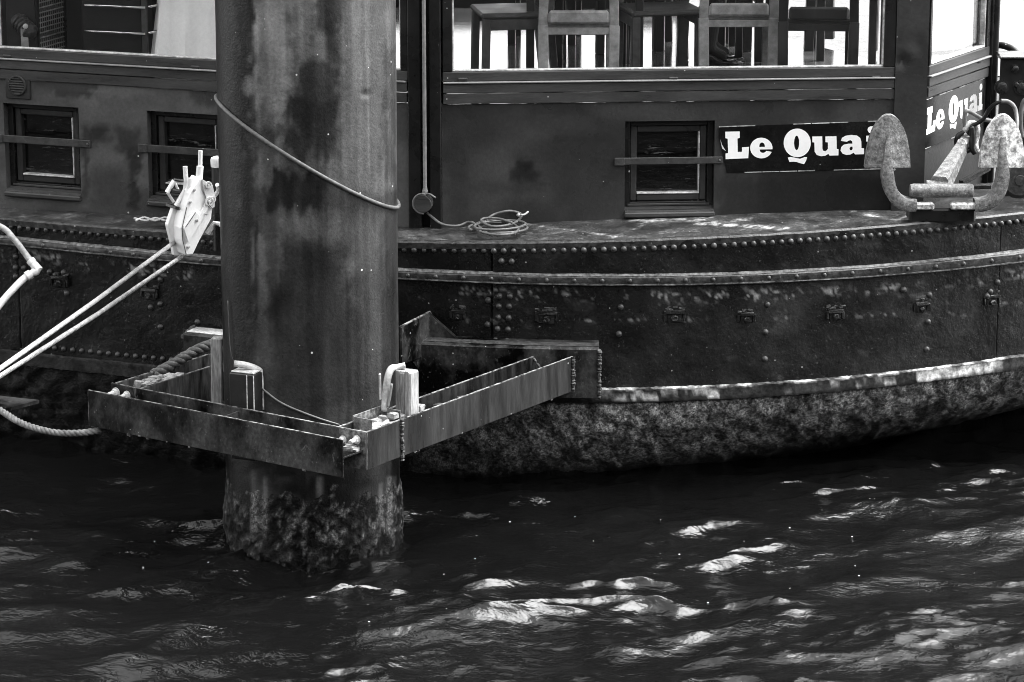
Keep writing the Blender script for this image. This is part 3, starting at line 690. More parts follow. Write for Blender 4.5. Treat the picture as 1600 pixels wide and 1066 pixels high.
# dented corner post
rows = []
for k in range(90):
    z = 1.15 + (Z_ROOF - .1 - 1.15) * k / 89; row = []
    for j in range(15):
        t = -.004 + (WCo.L + .012) * j / 14; off = .024; p = WCo.at(t, z, off); a, b = to_px(p.x, p.y, p.z)
        off += -.022 * math.exp(-((a - 1409) / 9) ** 2 - ((b - 96) / 9) ** 2) + .012 * math.exp(-((a - 1418) / 12) ** 2 - ((b - 84) / 8) ** 2) - .008 * math.exp(-((a - 1436) / 8) ** 2 - ((b - 70) / 14) ** 2)
        row.append(WCo.at(t, z, off))
    rows.append([row[0] - WCo.n * .09] + row + [row[-1] - WCo.n * .05])
MB().grid(rows).build('corner_post', 'cabin', BARGE, smooth='auto')

# end wall
mb = MB(); WEn.panel(mb, 0, WEn.L, 1.15, Z_J2, [], .1, 0.0, cell=.05); tn = patched(mb, .05, [], 37); WALL_E = mb.build('cabin_end_wall', 'cabin2', BARGE, tone=tn)
band_boards(WEn, .02, WEn.L - .03, BARGE); w_ = big_window(WEn, .02, WEn.L - .03, BARGE, (.03, .05)); drain_cap(WEn, 1529, 96, w_)
mb = MB(); WEn.box(mb, WEn.L - .028, WEn.L + .03, 1.15, Z_ROOF - .1, -.09, .03, .006); mb.tube([WEn.at(WEn.L + .015, 1.2, .03), WEn.at(WEn.L + .015, Z_ROOF - .1, .03)], .025, 10); mb.build('bow_corner_post', 'frame', BARGE, smooth='auto')
# bow wall, far wall, far windows
mb = MB(); WFr.panel(mb, 0.02, WFr.L, 1.15, 1.80, [], .1); WALL_F = mb.build('bow_wall', 'cabin', BARGE)
mb = MB(); ring(WFr, mb, .06, WFr.L - .04, 1.802, Z_TOP, .05, -.05, .016); f_ = mb.build('window', 'frame', BARGE); mb = MB(); WFr.box(mb, .11, WFr.L - .09, 1.85, Z_TOP - .05, -.02, -.016); mb.build('pane', 'glass', f_)
Hc = Vector((-5.4, Gc.y + .3)); WFa = Wall(Gc, Hc); mb = MB(); WFa.panel(mb, 0, WFa.L, 1.15, 2.12, [], .1); WFa.panel(mb, 5.1, WFa.L, 2.12, Z_ROOF - .1, [], .1); mb.build('far_side_wall', 'darkwood', BARGE)
for k in range(3):
    mb = MB(); ring(WFa, mb, .05 + k * 1.68, 1.70 + k * 1.68, 2.12, Z_TOP + .05, .05, -.04, .02); f_ = mb.build('window', 'frame', BARGE); mb = MB(); WFa.box(mb, .1 + k * 1.68, 1.65 + k * 1.68, 2.17, Z_TOP, -.012, -.008); mb.build('pane', 'glass', f_)
Wst = Wall(Hc, Ac); mb = MB(); Wst.panel(mb, 0, Wst.L, 1.15, Z_ROOF - .1, [], .1); mb.build('stern_wall', 'cabin', BARGE)
poly = [Ac, Bc, Cc, Dc, Ec, Fc, Gc, Hc]
mb = MB().prism([(p.x, p.y, Z_ROOF - .1) for p in poly], (0, 0, -.02)); mb.build('ceiling', 'ceil', BARGE)
cen = Vector((sum(p.x for p in poly) / 8, sum(p.y for p in poly) / 8))
mb = MB().prism([((p.x - cen.x) * 1.03 + cen.x, (p.y - cen.y) * 1.04 + cen.y, Z_ROOF - .095) for p in poly], (0, 0, .1)); mb.build('roof', 'trim', BARGE)
mb = MB()
for W, s0, s1 in ((WLf, 0, WLf.L), (WRt, 0, WRt.L), (WEn, .02, WEn.L - .03), (WFr, .02, WFr.L)): W.box(mb, s0, s1, Z_TOP + .002, Z_ROOF - .122, -.05, .01, .004)
mb.build('roof_fascia', 'trim', BARGE)
FLZ = 2.0
def inset(p): d = Vector((cen.x - p.x, cen.y - p.y)); return p + d.normalized() * .09
mb = MB().prism([(inset(p).x, inset(p).y, FLZ) for p in poly], (0, 0, -.03)); mb.build('cabin_floor', 'floor', BARGE)
# dark bulkhead closing off the after part of the saloon
mb = MB(); mb.box(-5.2, -1.25, 19.9, 19.96, FLZ, Z_ROOF - .12); mb.box(-1.31, -1.25, 19.96, 22.6, FLZ, Z_ROOF - .12); mb.build('bulkhead', 'darkroom', BARGE)

# ------------------------------------------------------------------ signs
def arc(cx, cy, rx, ry, a0, a1, n=24): return [(cx + rx * math.cos(R(a0 + (a1 - a0) * k / n)), cy + ry * math.sin(R(a0 + (a1 - a0) * k / n))) for k in range(n + 1)]
GLY = {   # outlines in units of a 1600 x 640 drawing, y downwards
 'L': [[(178, 192), (298, 190), (298, 245), (279, 248), (281, 361), (316, 359), (317, 322), (375, 318), (369, 412), (180, 421), (180, 373), (201, 371), (197, 250), (178, 246)]],
 'e': [arc(478, 328, 93, 86, 8, -180, 26) + arc(478, 328, 93, 86, 180, 22, 26) + [(520, 352)] + arc(492, 346, 27, 22, 20, 180, 10) + [(463, 340), (570, 338)],
       arc(484, 312, 23, 30, 180, 360, 14) + [(507, 318), (461, 320)]],
 'Q': [arc(777, 285, 113, 119, 0, 359, 44), arc(772, 285, 21, 60, 0, 359, 28)],
 'q': [[(698, 408), (722, 402), (742, 406), (770, 412), (800, 418), (838, 404), (859, 404), (852, 430), (834, 463), (800, 454), (770, 444), (745, 442), (712, 444)]],
 'u': [[(903, 232), (985, 231), (987, 335), (995, 351), (1010, 354), (1026, 346), (1033, 330), (1032, 281), (1012, 279), (1012, 232), (1104, 229), (1106, 336), (1121, 337), (1120, 389), (1046, 391), (1037, 376), (1010, 392), (975, 396), (940, 386), (922, 358), (920, 282), (903, 280)]],
 'a': [[(1140, 268), (1150, 243), (1180, 226), (1228, 219), (1275, 224), (1302, 244), (1311, 275), (1312, 328), (1334, 330), (1334, 379), (1258, 381), (1248, 366), (1222, 381), (1188, 386), (1155, 375), (1138, 350), (1143, 320), (1165, 300), (1205, 292), (1237, 292), (1234, 272), (1220, 262), (1200, 268), (1192, 276)],
       [(1238, 316), (1222, 316), (1212, 330), (1218, 345), (1232, 346), (1239, 336)]],
 'i': [[(1352, 226), (1426, 224), (1428, 330), (1446, 331), (1446, 378), (1350, 380), (1350, 334), (1368, 333), (1367, 274), (1352, 273)]],
 'd': [arc(1396, 176, 33, 30, 0, 359, 24)]}
def letters(fn, n, name, parent):
    for key, loops in GLY.items():
        cu = bpy.data.curves.new('tmp', 'CURVE'); cu.dimensions = '2D'; cu.fill_mode = 'BOTH'; cu.extrude = .6
        for lp in loops:
            sp = cu.splines.new('POLY'); sp.points.add(len(lp) - 1); sp.use_cyclic_u = True
            for q, (x, y) in zip(sp.points, lp): q.co = (x, -y, 0, 1)
        ob = bpy.data.objects.new('tmp', cu); col.objects.link(ob); dg = bpy.context.evaluated_depsgraph_get(); me = bpy.data.meshes.new_from_object(ob.evaluated_get(dg)); bpy.data.objects.remove(ob, do_unlink=True)
        mb = MB(); mb.v = [fn(v.co.x, -v.co.y) + n * (v.co.z * .001) for v in me.vertices]; mb.f = [tuple(p.vertices) for p in me.polygons]; mb.build(name, 'letter', parent, fix=False); bpy.data.meshes.remove(me)
def sign(W, fn, corners, parent, edge=True):
    pl = [fn(*c) + W.n * .0025 for c in corners]; sg = MB().prism(pl, W.n * .004); sg = sg.build('name_sign', 'sign', parent)
    mb = MB()
    for a, b, k in ((corners[0], corners[1], 9), (corners[3], corners[2], 9)):
        for i in range(k):
            if random.random() < .3: continue
            t0 = i / k; t1 = (i + .95) / k; A = fn(a[0] + (b[0] - a[0]) * t0, a[1] + (b[1] - a[1]) * t0); B_ = fn(a[0] + (b[0] - a[0]) * t1, a[1] + (b[1] - a[1]) * t1); mb.bar(A + W.n * .0045, B_ + W.n * .0045, .006, random.uniform(.003, .006), W.z)
    tag(mb.build('worn_edge', 'signedge', sg), kind='stuff'); return sg
def f1(x, y): s, z = WRt.px(1100 + x / 5.333, 170 + y / 5.333, .008); return WRt.at(s, z, .0)
corners = [(125, 152), (1520, 102), (1528, 500), (190, 535), (165, 420), (125, 250)]
sg = sign(WRt, f1, corners, BARGE); letters(lambda x, y: f1(x, y) + WRt.n * .0075, WRt.n, 'letter', sg)
mb = MB(); mb.prism([f1(135, 255) + WRt.n * .008, f1(150, 300) + WRt.n * .012, f1(182, 352) + WRt.n * .016, f1(150, 330) + WRt.n * .01], WRt.n * .002); mb.build('torn_corner', 'letter', sg)
zA = WEn.px(1441, 171)[1]; zB = WEn.px(1441, 212)[1]
def f2(x, y):
    s = .025 + (x - 178) / (1446 - 178) * (WEn.L - .12); z = zA - (y - 192) / (421 - 192) * (zA - zB) * 1.02; return WEn.at(s, z, 0)
sg2 = sign(WEn, f2, [(150, 120), (1490, 110), (1495, 530), (150, 535)], BARGE); letters(lambda x, y: f2(x, y) + WEn.n * .0075, WEn.n, 'letter', sg2)
# ================================================================== mooring pile
PX0, PY0, PR = -1.094, 16.32, .4775
PILE = thing('mooring_pile', 'thick round steel mooring pile with patchy grey paint standing in the water', 'pile', (PX0, PY0, WZ))
na, nz = 220, 430
ang = np.linspace(0, 2 * math.pi, na + 1)[:-1]; zz = np.linspace(-.05, 4.4, nz)
A_, Z_ = np.meshgrid(ang, zz)
rr = PR + (fbm(A_ * 3, Z_ * 2.0, 3, 3) - .5) * .004
dent = lambda px, py, r, dpt: None
VX = PX0 + rr * np.sin(A_); VY = PY0 - rr * np.cos(A_)
a, b = to_px(VX, VY, Z_)
front = np.cos(A_) > -.05
d1 = np.exp(-((a - 571) / 6) ** 2 - ((b - 147) / 5) ** 2) * front; VX -= d1 * .012 * np.sin(A_); VY += d1 * .012 * np.cos(A_)
uu = A_ * PR                                                # metres round the pile
n1 = fbm(uu * 7, Z_ * 1.6, 5, 4); n2 = fbm(uu * 5, Z_ * 5, 15, 4); n3 = fbm(uu * 26, Z_ * 3.0, 25, 3)
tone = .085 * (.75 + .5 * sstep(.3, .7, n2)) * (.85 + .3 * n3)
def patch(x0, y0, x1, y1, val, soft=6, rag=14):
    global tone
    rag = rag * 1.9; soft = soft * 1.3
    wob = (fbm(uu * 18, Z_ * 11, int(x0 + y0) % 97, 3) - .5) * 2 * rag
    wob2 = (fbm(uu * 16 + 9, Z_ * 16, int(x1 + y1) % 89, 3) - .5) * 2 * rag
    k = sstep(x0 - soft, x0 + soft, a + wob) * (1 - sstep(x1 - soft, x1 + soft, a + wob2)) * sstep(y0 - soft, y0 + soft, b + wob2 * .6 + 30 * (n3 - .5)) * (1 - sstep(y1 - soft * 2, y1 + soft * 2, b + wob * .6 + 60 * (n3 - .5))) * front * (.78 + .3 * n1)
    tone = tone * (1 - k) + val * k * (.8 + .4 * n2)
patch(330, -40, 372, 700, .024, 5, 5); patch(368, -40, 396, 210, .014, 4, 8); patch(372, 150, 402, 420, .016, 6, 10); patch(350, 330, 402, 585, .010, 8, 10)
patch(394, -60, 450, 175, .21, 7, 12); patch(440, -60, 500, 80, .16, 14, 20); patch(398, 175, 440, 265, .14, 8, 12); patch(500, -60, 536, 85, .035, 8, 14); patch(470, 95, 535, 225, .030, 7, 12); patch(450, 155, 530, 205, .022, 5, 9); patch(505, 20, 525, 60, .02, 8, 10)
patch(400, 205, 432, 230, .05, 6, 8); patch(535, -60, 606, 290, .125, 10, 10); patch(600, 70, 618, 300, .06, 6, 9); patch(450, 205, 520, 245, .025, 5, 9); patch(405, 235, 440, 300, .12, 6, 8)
patch(415, 270, 505, 345, .018, 7, 12); patch(500, 300, 620, 345, .040, 16, 10); patch(395, 300, 415, 370, .05, 3, 4); patch(450, 335, 500, 372, .10, 10, 12); patch(492, 330, 530, 380, .10, 10, 12); patch(545, 345, 606, 430, .085, 14, 10)  # soft band under the cable's right end paints in its shadow
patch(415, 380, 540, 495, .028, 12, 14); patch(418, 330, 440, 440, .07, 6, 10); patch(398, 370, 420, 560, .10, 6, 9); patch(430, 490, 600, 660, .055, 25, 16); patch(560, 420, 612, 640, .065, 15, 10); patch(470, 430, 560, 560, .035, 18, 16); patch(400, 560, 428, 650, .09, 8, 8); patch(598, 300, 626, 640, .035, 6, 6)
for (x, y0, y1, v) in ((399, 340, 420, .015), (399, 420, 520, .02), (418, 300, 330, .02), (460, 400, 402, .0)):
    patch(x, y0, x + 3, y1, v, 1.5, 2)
wet = 1 - sstep(.32, .62, Z_ + .25 * (n1 - .5)); tone = tone * (1 - wet) + wet * (.012 + .05 * sstep(.5, .75, n2))
for (x, y0, y1, wd, v) in ((397, 735, 850, 5, .17), (414, 745, 850, 4, .15), (405, 730, 850, 12, .06), (500, 745, 792, 5, .22), (448, 745, 765, 10, .12), (596, 755, 830, 4, .16), (608, 745, 840, 4, .18), (616, 745, 830, 3, .08), (386, 742, 765, 10, .10)):
    k = np.exp(-((a - x - 4 * (n3 - .5)) / wd) ** 2) * sstep(y0 - 4, y0 + 4, b) * (1 - sstep(y1 - 30, y1, b)) * front * (.5 + n2); tone = tone + v * k
V = np.stack([VX - PX0, VY - PY0, Z_ - WZ], -1).reshape(-1, 3)
ii = (np.arange(nz - 1)[:, None] * na + np.arange(na)[None, :]).ravel(); jj = (np.arange(nz - 1)[:, None] * na + (np.arange(na)[None, :] + 1) % na).ravel()
F = np.stack([ii, jj, jj + na, ii + na], -1)
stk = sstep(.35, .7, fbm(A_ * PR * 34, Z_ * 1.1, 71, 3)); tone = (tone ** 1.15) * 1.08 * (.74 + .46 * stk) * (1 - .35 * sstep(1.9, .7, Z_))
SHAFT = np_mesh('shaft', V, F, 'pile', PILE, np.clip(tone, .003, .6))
MB().lathe((PX0, PY0, 4.39), (0, 0, 1), [(0, PR), (.015, PR * .98), (.02, 0.01)], 40).build('cap', 'pile', PILE, tone=np.full(120, .06))
# weed collar at the waterline: a rough shell
na2, nz2 = 260, 70; ang = np.linspace(0, 2 * math.pi, na2 + 1)[:-1]; zz = np.linspace(-.9, .36, nz2); A_, Z_ = np.meshgrid(ang, zz); uu = A_ * PR
g1 = fbm(uu * 9, Z_ * 9, 5, 4); g2 = fbm(uu * 40, Z_ * 44, 8, 4)
top = sstep(.34, .10, Z_ + .25 * (g1 - .5)); rr = PR - .004 + top * (.006 + .022 * sstep(.3, .75, g1) * sstep(.25, -.15, Z_) + .026 * (g2 - .35))
VX = rr * np.sin(A_); VY = -rr * np.cos(A_)
mot = sstep(.44, .62, g2) * sstep(.38, .6, g1); tn = .003 + .045 * mot * sstep(-.12, .06, Z_ + .1 * (g1 - .5)) * sstep(.34, .2, Z_) + .05 * sstep(.64, .7, g2)
a, b = to_px(VX + PX0, VY + PY0, Z_); front = np.cos(A_) > -.05
for (x, y0, y1, wd, v) in ((397, 735, 850, 5, .14), (414, 745, 850, 4, .12), (405, 730, 850, 11, .05), (596, 755, 830, 4, .10), (608, 745, 840, 4, .10)):
    tn = tn + v * np.exp(-((a - x) / wd) ** 2) * sstep(y0 - 4, y0 + 4, b) * (1 - sstep(y1 - 30, y1, b)) * front * (.4 + g1)
V = np.stack([VX, VY, Z_ - WZ], -1).reshape(-1, 3); ii = (np.arange(nz2 - 1)[:, None] * na2 + np.arange(na2)[None, :]).ravel(); jj = (np.arange(nz2 - 1)[:, None] * na2 + (np.arange(na2)[None, :] + 1) % na2).ravel()
np_mesh('weed_collar', V, np.stack([ii, jj, jj + na2, ii + na2], -1), 'growth', PILE, tn)

# cable slung round the pile
def on_pile(px, py, extra):
    r_ = PR + extra; r = ray(px, py); o = ORG; A2 = r.x ** 2 + r.y ** 2; B2 = 2 * ((o.x - PX0) * r.x + (o.y - PY0) * r.y); C2 = (o.x - PX0) ** 2 + (o.y - PY0) ** 2 - r_ ** 2
    D = B2 * B2 - 4 * A2 * C2; k = (-B2 - math.sqrt(max(D, 0))) / (2 * A2); return o + r * k
zl, zr = aty(348, 150, PY0).z, aty(620, 322, PY0).z
rc = PR + .007; P_ = []
for k in range(96):
    g = 2 * math.pi * k / 96; P_.append((PX0 + rc * math.sin(g), PY0 - rc * math.cos(g), (zl + zr) / 2 + .02 * math.cos(g) + (zr - zl) / 2 * math.sin(g)))
CAB = MB().tube(P_, .0108, 10, closed=True).build('sling_cable', 'pilecable', None, smooth=True); tag(CAB, 'grey cable slung slantwise round the upper part of the pile', 'cable')
P_ = smooth_path([on_pile(356, 470, .01), on_pile(360, 545, .012), aty(368, 570, 16.05), aty(376, 588, 15.99)], 6)
tag(MB().tube(P_, .0026, 6).build('thin_line', 'cable', None, smooth=True), 'thin dark line running down to the black block left of the pile', 'line')
P_ = smooth_path([on_pile(408, 606, .014), on_pile(440, 630, .010), on_pile(490, 651, .010), on_pile(530, 664, .016)], 6)
tag(MB().tube(P_, .006, 6).build('thin_cable', 'cable', None, smooth=True), 'thin cable along the foot of the pile just above the beam', 'cable')

# ================================================================== pile guide frame
FC = Vector((-.748, 15.338, 0)); FU = Vector((.822, -.569, 0)).normalized(); FV = Vector((.569, .822, 0)).normalized(); FZ = Vector((0, 0, 1))
def fp(u, v, z): return FC + FU * u + FV * v + FZ * z
ZT, BH, TH = .75, .20, .012
FRAME = thing('pile_guide_frame', 'dark steel beam frame bolted around the pile and welded to the barge', 'bracket', tuple(fp(-.86, .6, .5)))
def fbox(mb, u0, u1, v0, v1, z0, z1, c=.0015): return mb.frame_box(fp((u0 + u1) / 2, (v0 + v1) / 2, (z0 + z1) / 2), FU * (u1 - u0) / 2, FV * (v1 - v0) / 2, FZ * (z1 - z0) / 2, c)
# front beam: two upright flanges and a flat web
bm_ = MB(); fbox(bm_, -1.755, -.015, -.188, -.176, ZT - BH, ZT); fbox(bm_, -1.752, .0, -.006, .006, ZT - BH, ZT); fbox(bm_, -1.75, -.02, -.176, -.006, ZT - BH / 2 - .005, ZT - BH / 2 + .005)
FB = bm_.build('front_beam', 'steel', FRAME)
mb = MB(); fbox(mb, -1.754, -.017, -.1865, -.1775, ZT, ZT + .0025, 0); fbox(mb, -1.75, -.002, -.0045, .0045, ZT, ZT + .0025, 0); fbox(mb, -1.7565, -1.755, -.187, -.177, ZT - BH, ZT, 0); mb.build('bright_edge', 'edge', FB)  # bright strips paint the light caught along the flange edges
# side beam
bm_ = MB(); fbox(bm_, -.012, .0, .008, 1.93, ZT - BH, ZT); fbox(bm_, -.192, -.180, .008, 1.80, ZT - BH, ZT); fbox(bm_, -.180, -.012, .01, 1.82, ZT - BH / 2 - .005, ZT - BH / 2 + .005)
SB = bm_.build('side_beam', 'steel_streaked', FRAME)
mb = MB(); fbox(mb, -.0105, -.0015, .01, 1.92, ZT, ZT + .0025, 0); fbox(mb, -.1905, -.1815, .01, 1.79, ZT, ZT + .0025, 0); fbox(mb, -.011, -.001, .0065, .008, ZT - BH, ZT, 0); mb.build('bright_edge', 'edge', SB)
# rear arm on the left
bm_ = MB(); fbox(bm_, -1.738, -1.726, .008, 1.35, ZT - BH, ZT); fbox(bm_, -1.552, -1.540, .008, 1.25, ZT - BH, ZT); fbox(bm_, -1.726, -1.552, .01, 1.3, ZT - BH / 2 - .005, ZT - BH / 2 + .005)
RA = bm_.build('rear_arm', 'arm', FRAME)
mb = MB(); fbox(mb, -1.7365, -1.7275, .01, 1.34, ZT, ZT + .0025, 0); fbox(mb, -1.5505, -1.5415, .01, 1.24, ZT, ZT + .0025, 0); mb.build('bright_edge', 'edge', RA)
mb = MB()
for k in range(26): mb.frame_box(fp(random.uniform(-1.70, -1.57), random.uniform(.14, .42), ZT - .04 + random.uniform(-.01, .02)), FU * random.uniform(.012, .035), FV * random.uniform(.012, .04), FZ * random.uniform(.008, .022), .004)
mb.jitter(.005).build('crust', 'mortar', RA)
mb = MB()
for k in range(7):
    u = -1.74 + 1.70 * random.random() ** 1.3; mb.frame_box(fp(u, -.182 + random.uniform(-.006, .004), ZT - BH + random.uniform(-.008, .004)), FU * random.uniform(.003, .014), FV * random.uniform(.003, .007), FZ * random.uniform(.002, .007), .001)
for k in range(30):
    u = random.uniform(-1.7, -.05); mb.frame_box(fp(u, random.uniform(-.17, -.02), ZT - BH / 2 + .008), FU * random.uniform(.004, .02), FV * random.uniform(.004, .014), FZ * random.uniform(.002, .008), .001)
mb.jitter(.0015); tag(mb.build('rust_flakes', 'lip', FB), kind='stuff')
mb = MB()
for k in range(4):
    v = random.uniform(.02, 1.9); mb.frame_box(fp(-.006 + random.uniform(-.004, .006), v, ZT - BH + random.uniform(-.008, .004)), FU * random.uniform(.003, .006), FV * random.uniform(.003, .016), FZ * random.uniform(.002, .006), .001)
mb.jitter(.0015); tag(mb.build('rust_flakes', 'lip', SB), kind='stuff')
# little stop plate inside the front beam
mb = MB(); fbox(mb, -.86, -.848, -.176, -.006, ZT - BH / 2, ZT - .018); mb.build('stiffener', 'steel', FB)
# corner piece: crust, bolts, washers
def bolt(p, n, parent, k=1.0, ln=.05):
    mb = MB(); mb.lathe(p, n, [(0, .024 * k), (.005, .024 * k)], 18); mb.lathe(p + n * .005, n, [(0, .0185 * k), (.016, .0185 * k), (.018, .016 * k)], 6); mb.lathe(p + n * .018, n, [(0, .0115 * k), (ln, .0115 * k), (ln + .003, .008 * k)], 10); return mb.build('bolt', 'galv', parent, smooth='auto')
for (u, dz) in ((-1.715, -.045), (-1.635, -.048), (-.150, -.062), (-.058, -.045)):
    bolt(fp(u, -.006, ZT + dz), -FV, FB, 1.0 if u > -1.7 else 1.15, .04)
mb = MB(); fbox(mb, -.172, -.001, -.0085, -.0062, ZT - BH, ZT - .001, 0); mb.build('joint_plate', 'lip', FB)
mb = MB()
for k in range(16): mb.frame_box(fp(random.uniform(-.12, -.02), random.uniform(-.06, -.01), ZT - BH / 2 + .012), FU * random.uniform(.01, .03), FV * random.uniform(.008, .02), FZ * random.uniform(.006, .016), .003)
mb.jitter(.004).build('crust', 'mortar', FB)
mb = MB()
for k in range(60):
    v = abs(random.gauss(.0, .24)) + .03; mb.frame_box(fp(random.uniform(-.145, -.055), min(v, .62), ZT - BH / 2 + .02 + .04 * math.exp(-((v - .3) / .2) ** 2)), FU * random.uniform(.012, .03), FV * random.uniform(.015, .045), FZ * random.uniform(.010, .032), .006)
tag(mb.jitter(.006).build('crust', 'mortar', SB), kind='stuff')
mb = MB()
for k in range(40): mb.frame_box(fp(random.uniform(-.15, -.03), random.uniform(.75, 1.35), ZT - BH / 2 + .014), FU * random.uniform(.008, .022), FV * random.uniform(.01, .03), FZ * random.uniform(.006, .03) , .003)
mb.jitter(.004).build('litter', 'weld', SB)
# small steel box at the foot of the pale block
mb = MB(); fbox(mb, -.185, -.178, .12, .36, ZT - .03, ZT + .035); fbox(mb, -.178, -.06, .12, .127, ZT - .06, ZT + .03); fbox(mb, -.178, -.05, .353, .36, ZT - .06, ZT + .03); mb.build('tray', 'lip', SB)
# weld beads
def weld(a, b, parent, r=.011, seed=0):
    a, b = Vector(a), Vector(b); L_ = (b - a).length; k = max(4, int(L_ / .007)); P_ = []; rr_ = []
    for i in range(k + 1): P_.append(a.lerp(b, i / k) + Vector((random.uniform(-.0025, .0025), random.uniform(-.0025, .0025), random.uniform(-.002, .002)))); rr_.append(r * random.uniform(.55, 1.25))
    return MB().tube(P_, rr_, 7).build('weld_bead', 'weld', parent)
weld(fp(.002, .30, ZT - BH - .02), fp(.002, .30, ZT + .004), SB, .012); weld(fp(.004, 1.915, ZT - BH), fp(.004, 1.915, ZT), SB, .014); weld(fp(-.008, 1.8, ZT - BH), fp(-.186, 1.785, ZT), SB, .007)
# pad box on the hull for the side beam
def hn(px, py): p = hull_px(px, py); return p, planN(p.x)
pA, nA = hn(664, 545); pB, nB = hn(936, 541); zt_ = .79; zb_ = .50; off = .145
rows = []
K = 9
for i in range(K + 1):
    X = pA.x + (pB.x - pA.x) * i / K; Y = float(planY(X)); n = planN(X)
    rows.append([Vector((X, Y + .02, zt_ + .018)), Vector((X + n.x * (off - .02), Y + n.y * (off - .02), zt_ + .006)), Vector((X + n.x * off, Y + n.y * off, zt_ - .008)), Vector((X + n.x * off, Y + n.y * off, zb_)), Vector((X, Y + .02, zb_ - .02))])
mb = MB().grid(rows); mb.f += [(0, 1, 2, 3, 4), tuple(len(mb.v) - 5 + i for i in (4, 3, 2, 1, 0))]
PAD = mb.build('hull_pad', 'steel', FRAME, smooth='auto')
mb = MB()
for i in range(K):
    mb.add([rows[i][1] + FZ * .003 + Vector((0, .06, .006)), rows[i + 1][1] + FZ * .003 + Vector((0, .06, .006)), rows[i + 1][1] + FZ * .003, rows[i][1] + FZ * .003], [(0, 1, 2, 3)])
mb.build('pale_top', 'weld', PAD)  # paler strip along the pad's top face
weld(rows[-1][2] + Vector((.004, 0, 0)), rows[-1][3] + Vector((.004, 0, 0)), PAD, .012)
# upright plate and gusset
g0 = hull_px(672, 487); zg = g0.z; n = planN(g0.x); q = Vector((g0.x, g0.y, 0))
top_out = aty(624, 501, g0.y - .36); oz = Vector((top_out.x, top_out.y, 0)); dpl = (oz - q)
mb = MB().prism([q + FZ * zg, oz + FZ * (zg - .005), oz + FZ * (zg - .22), q + FZ * (zg - .24)], Vector((dpl.y, -dpl.x, 0)).normalized() * -.014); UP = mb.build('upright_plate', 'steel', FRAME)
mb = MB().bar(q + FZ * (zg + .002), oz + FZ * (zg - .003), .012, .004); mb.build('bright_edge', 'edge', UP)
mb = MB().prism([q + FZ * (zg - .24), oz.lerp(q, .35) + FZ * (zg - .235), q + FZ * (zg - .46)], Vector((dpl.y, -dpl.x, 0)).normalized() * -.014); mb.build('lower_gusset', 'steel', UP)
qa = q + n * .03; e_ = Vector((-n.y, n.x, 0))
mb = MB().prism([qa + FZ * zg, qa + e_ * .165 + FZ * (zt_ + .01), qa + FZ * (zt_ + .005)], n * .012); GU = mb.build('gusset', 'steel', FRAME)
mb = MB().bar(qa + FZ * (zg + .002) + n * .006, qa + e_ * .167 + FZ * (zt_ + .012) + n * .006, .012, .003, n); mb.build('bright_edge', 'weld', GU)
weld(qa + n * .012 + FZ * (zg - .01) - e_ * .004, qa + n * .02 + FZ * (zg - .46) - e_ * .004, UP, .010)
# left pad
pL, nL = hn(328, 512); e_ = Vector((-nL.y, nL.x, 0)); c0 = pL + nL * .09 - FZ * .10
mb = MB().frame_box(c0 + e_ * .06, e_ * .14, nL * .10, FZ * .10, .008); PADL = mb.build('hull_pad', 'steel', FRAME)
mb = MB().frame_box(c0 + e_ * .06 + FZ * .1025, e_ * .135, nL * .06, FZ * .003, .002); mb.build('pale_top', 'bare', PADL)  # paler sheet covering the pad's top face
weld(c0 - e_ * .085 + nL * .09 + FZ * .08, c0 - e_ * .085 - nL * .05 + FZ * .11, PADL, .012)

# ------------------------------------------------------------------ wedged blocks
t_ = thing('timber_post', 'slim weathered timber post upright left of the pile inside the frame', 'timber', tuple(fp(-1.50, .40, .45)))
pt = atz(330, 622, .60); Yp = 16.44
a0 = aty(329, 529, Yp); a1 = aty(347, 529, Yp); w2 = (a1.x - a0.x) / 2
mb = MB().frame_box(((a0.x + a1.x) / 2, Yp + .035, (a0.z + .40) / 2), (w2, -.006, 0), (.006, .036, 0), (.004, 0, (a0.z - .40) / 2), .006); mb.build('post', 'timber', t_)
mb = MB()
for k in range(9): mb.frame_box((a1.x + .008, Yp + random.uniform(0, .05), a0.z - .05 - k * .055 + random.uniform(-.02, .02)), (.006, 0, 0), (0, .012, 0), (0, 0, random.uniform(.01, .03)), .003)
mb.jitter(.003).build('splinter', 'timber2', t_)
# black rubber block with hooked bar
Yb = 15.82; b0 = aty(361, 588, Yb); b1 = aty(404, 588, Yb)
t_ = thing('rubber_block', 'black rubber fender block jammed between beam and pile on the left', 'fender', ((b0.x + b1.x) / 2, Yb, .45))
wd = (b1.x - b0.x) / 2; ce = Vector(((b0.x + b1.x) / 2, Yb + .055, (b0.z + .45) / 2 + .01)); ez = Vector((0, 0, (b0.z - .45) / 2)); ex = Vector((wd * .93, -wd * .38, 0)); ey = Vector((.02, .045, 0))
mb = MB().frame_box(ce, ex, ey, ez, .006); mb.build('block', 'rubber', t_)
mb = MB().frame_box(ce + ez + Vector((0, 0, .004)), ex * .9, ey * .8, Vector((0, 0, .004)), .002).jitter(.002); mb.build('pale_top', 'bare', t_)  # pale sheet covering the top of the block
mb = MB(); e1_ = ce + ex - ey
for k in range(2): q_ = ce + ex * (.45 if k == 0 else 1.0) - ey * 1.01; mb.tube([q_ - ez * .9, q_ + ez * .98], .003, 5)
mb.build('worn_edge', 'bare', t_)
H_ = thing('hooked_bar', 'pale bent bar hooked over the black rubber block left of the pile', 'bar', (b1.x, Yb + .06, .6))
P_ = smooth_path([aty(366, 568, Yb + .05), aty(382, 570, Yb + .06), aty(398, 575, Yb + .07), aty(407, 582, Yb + .08), aty(409, 600, Yb + .08), aty(410, 640, Yb + .08)], 5)
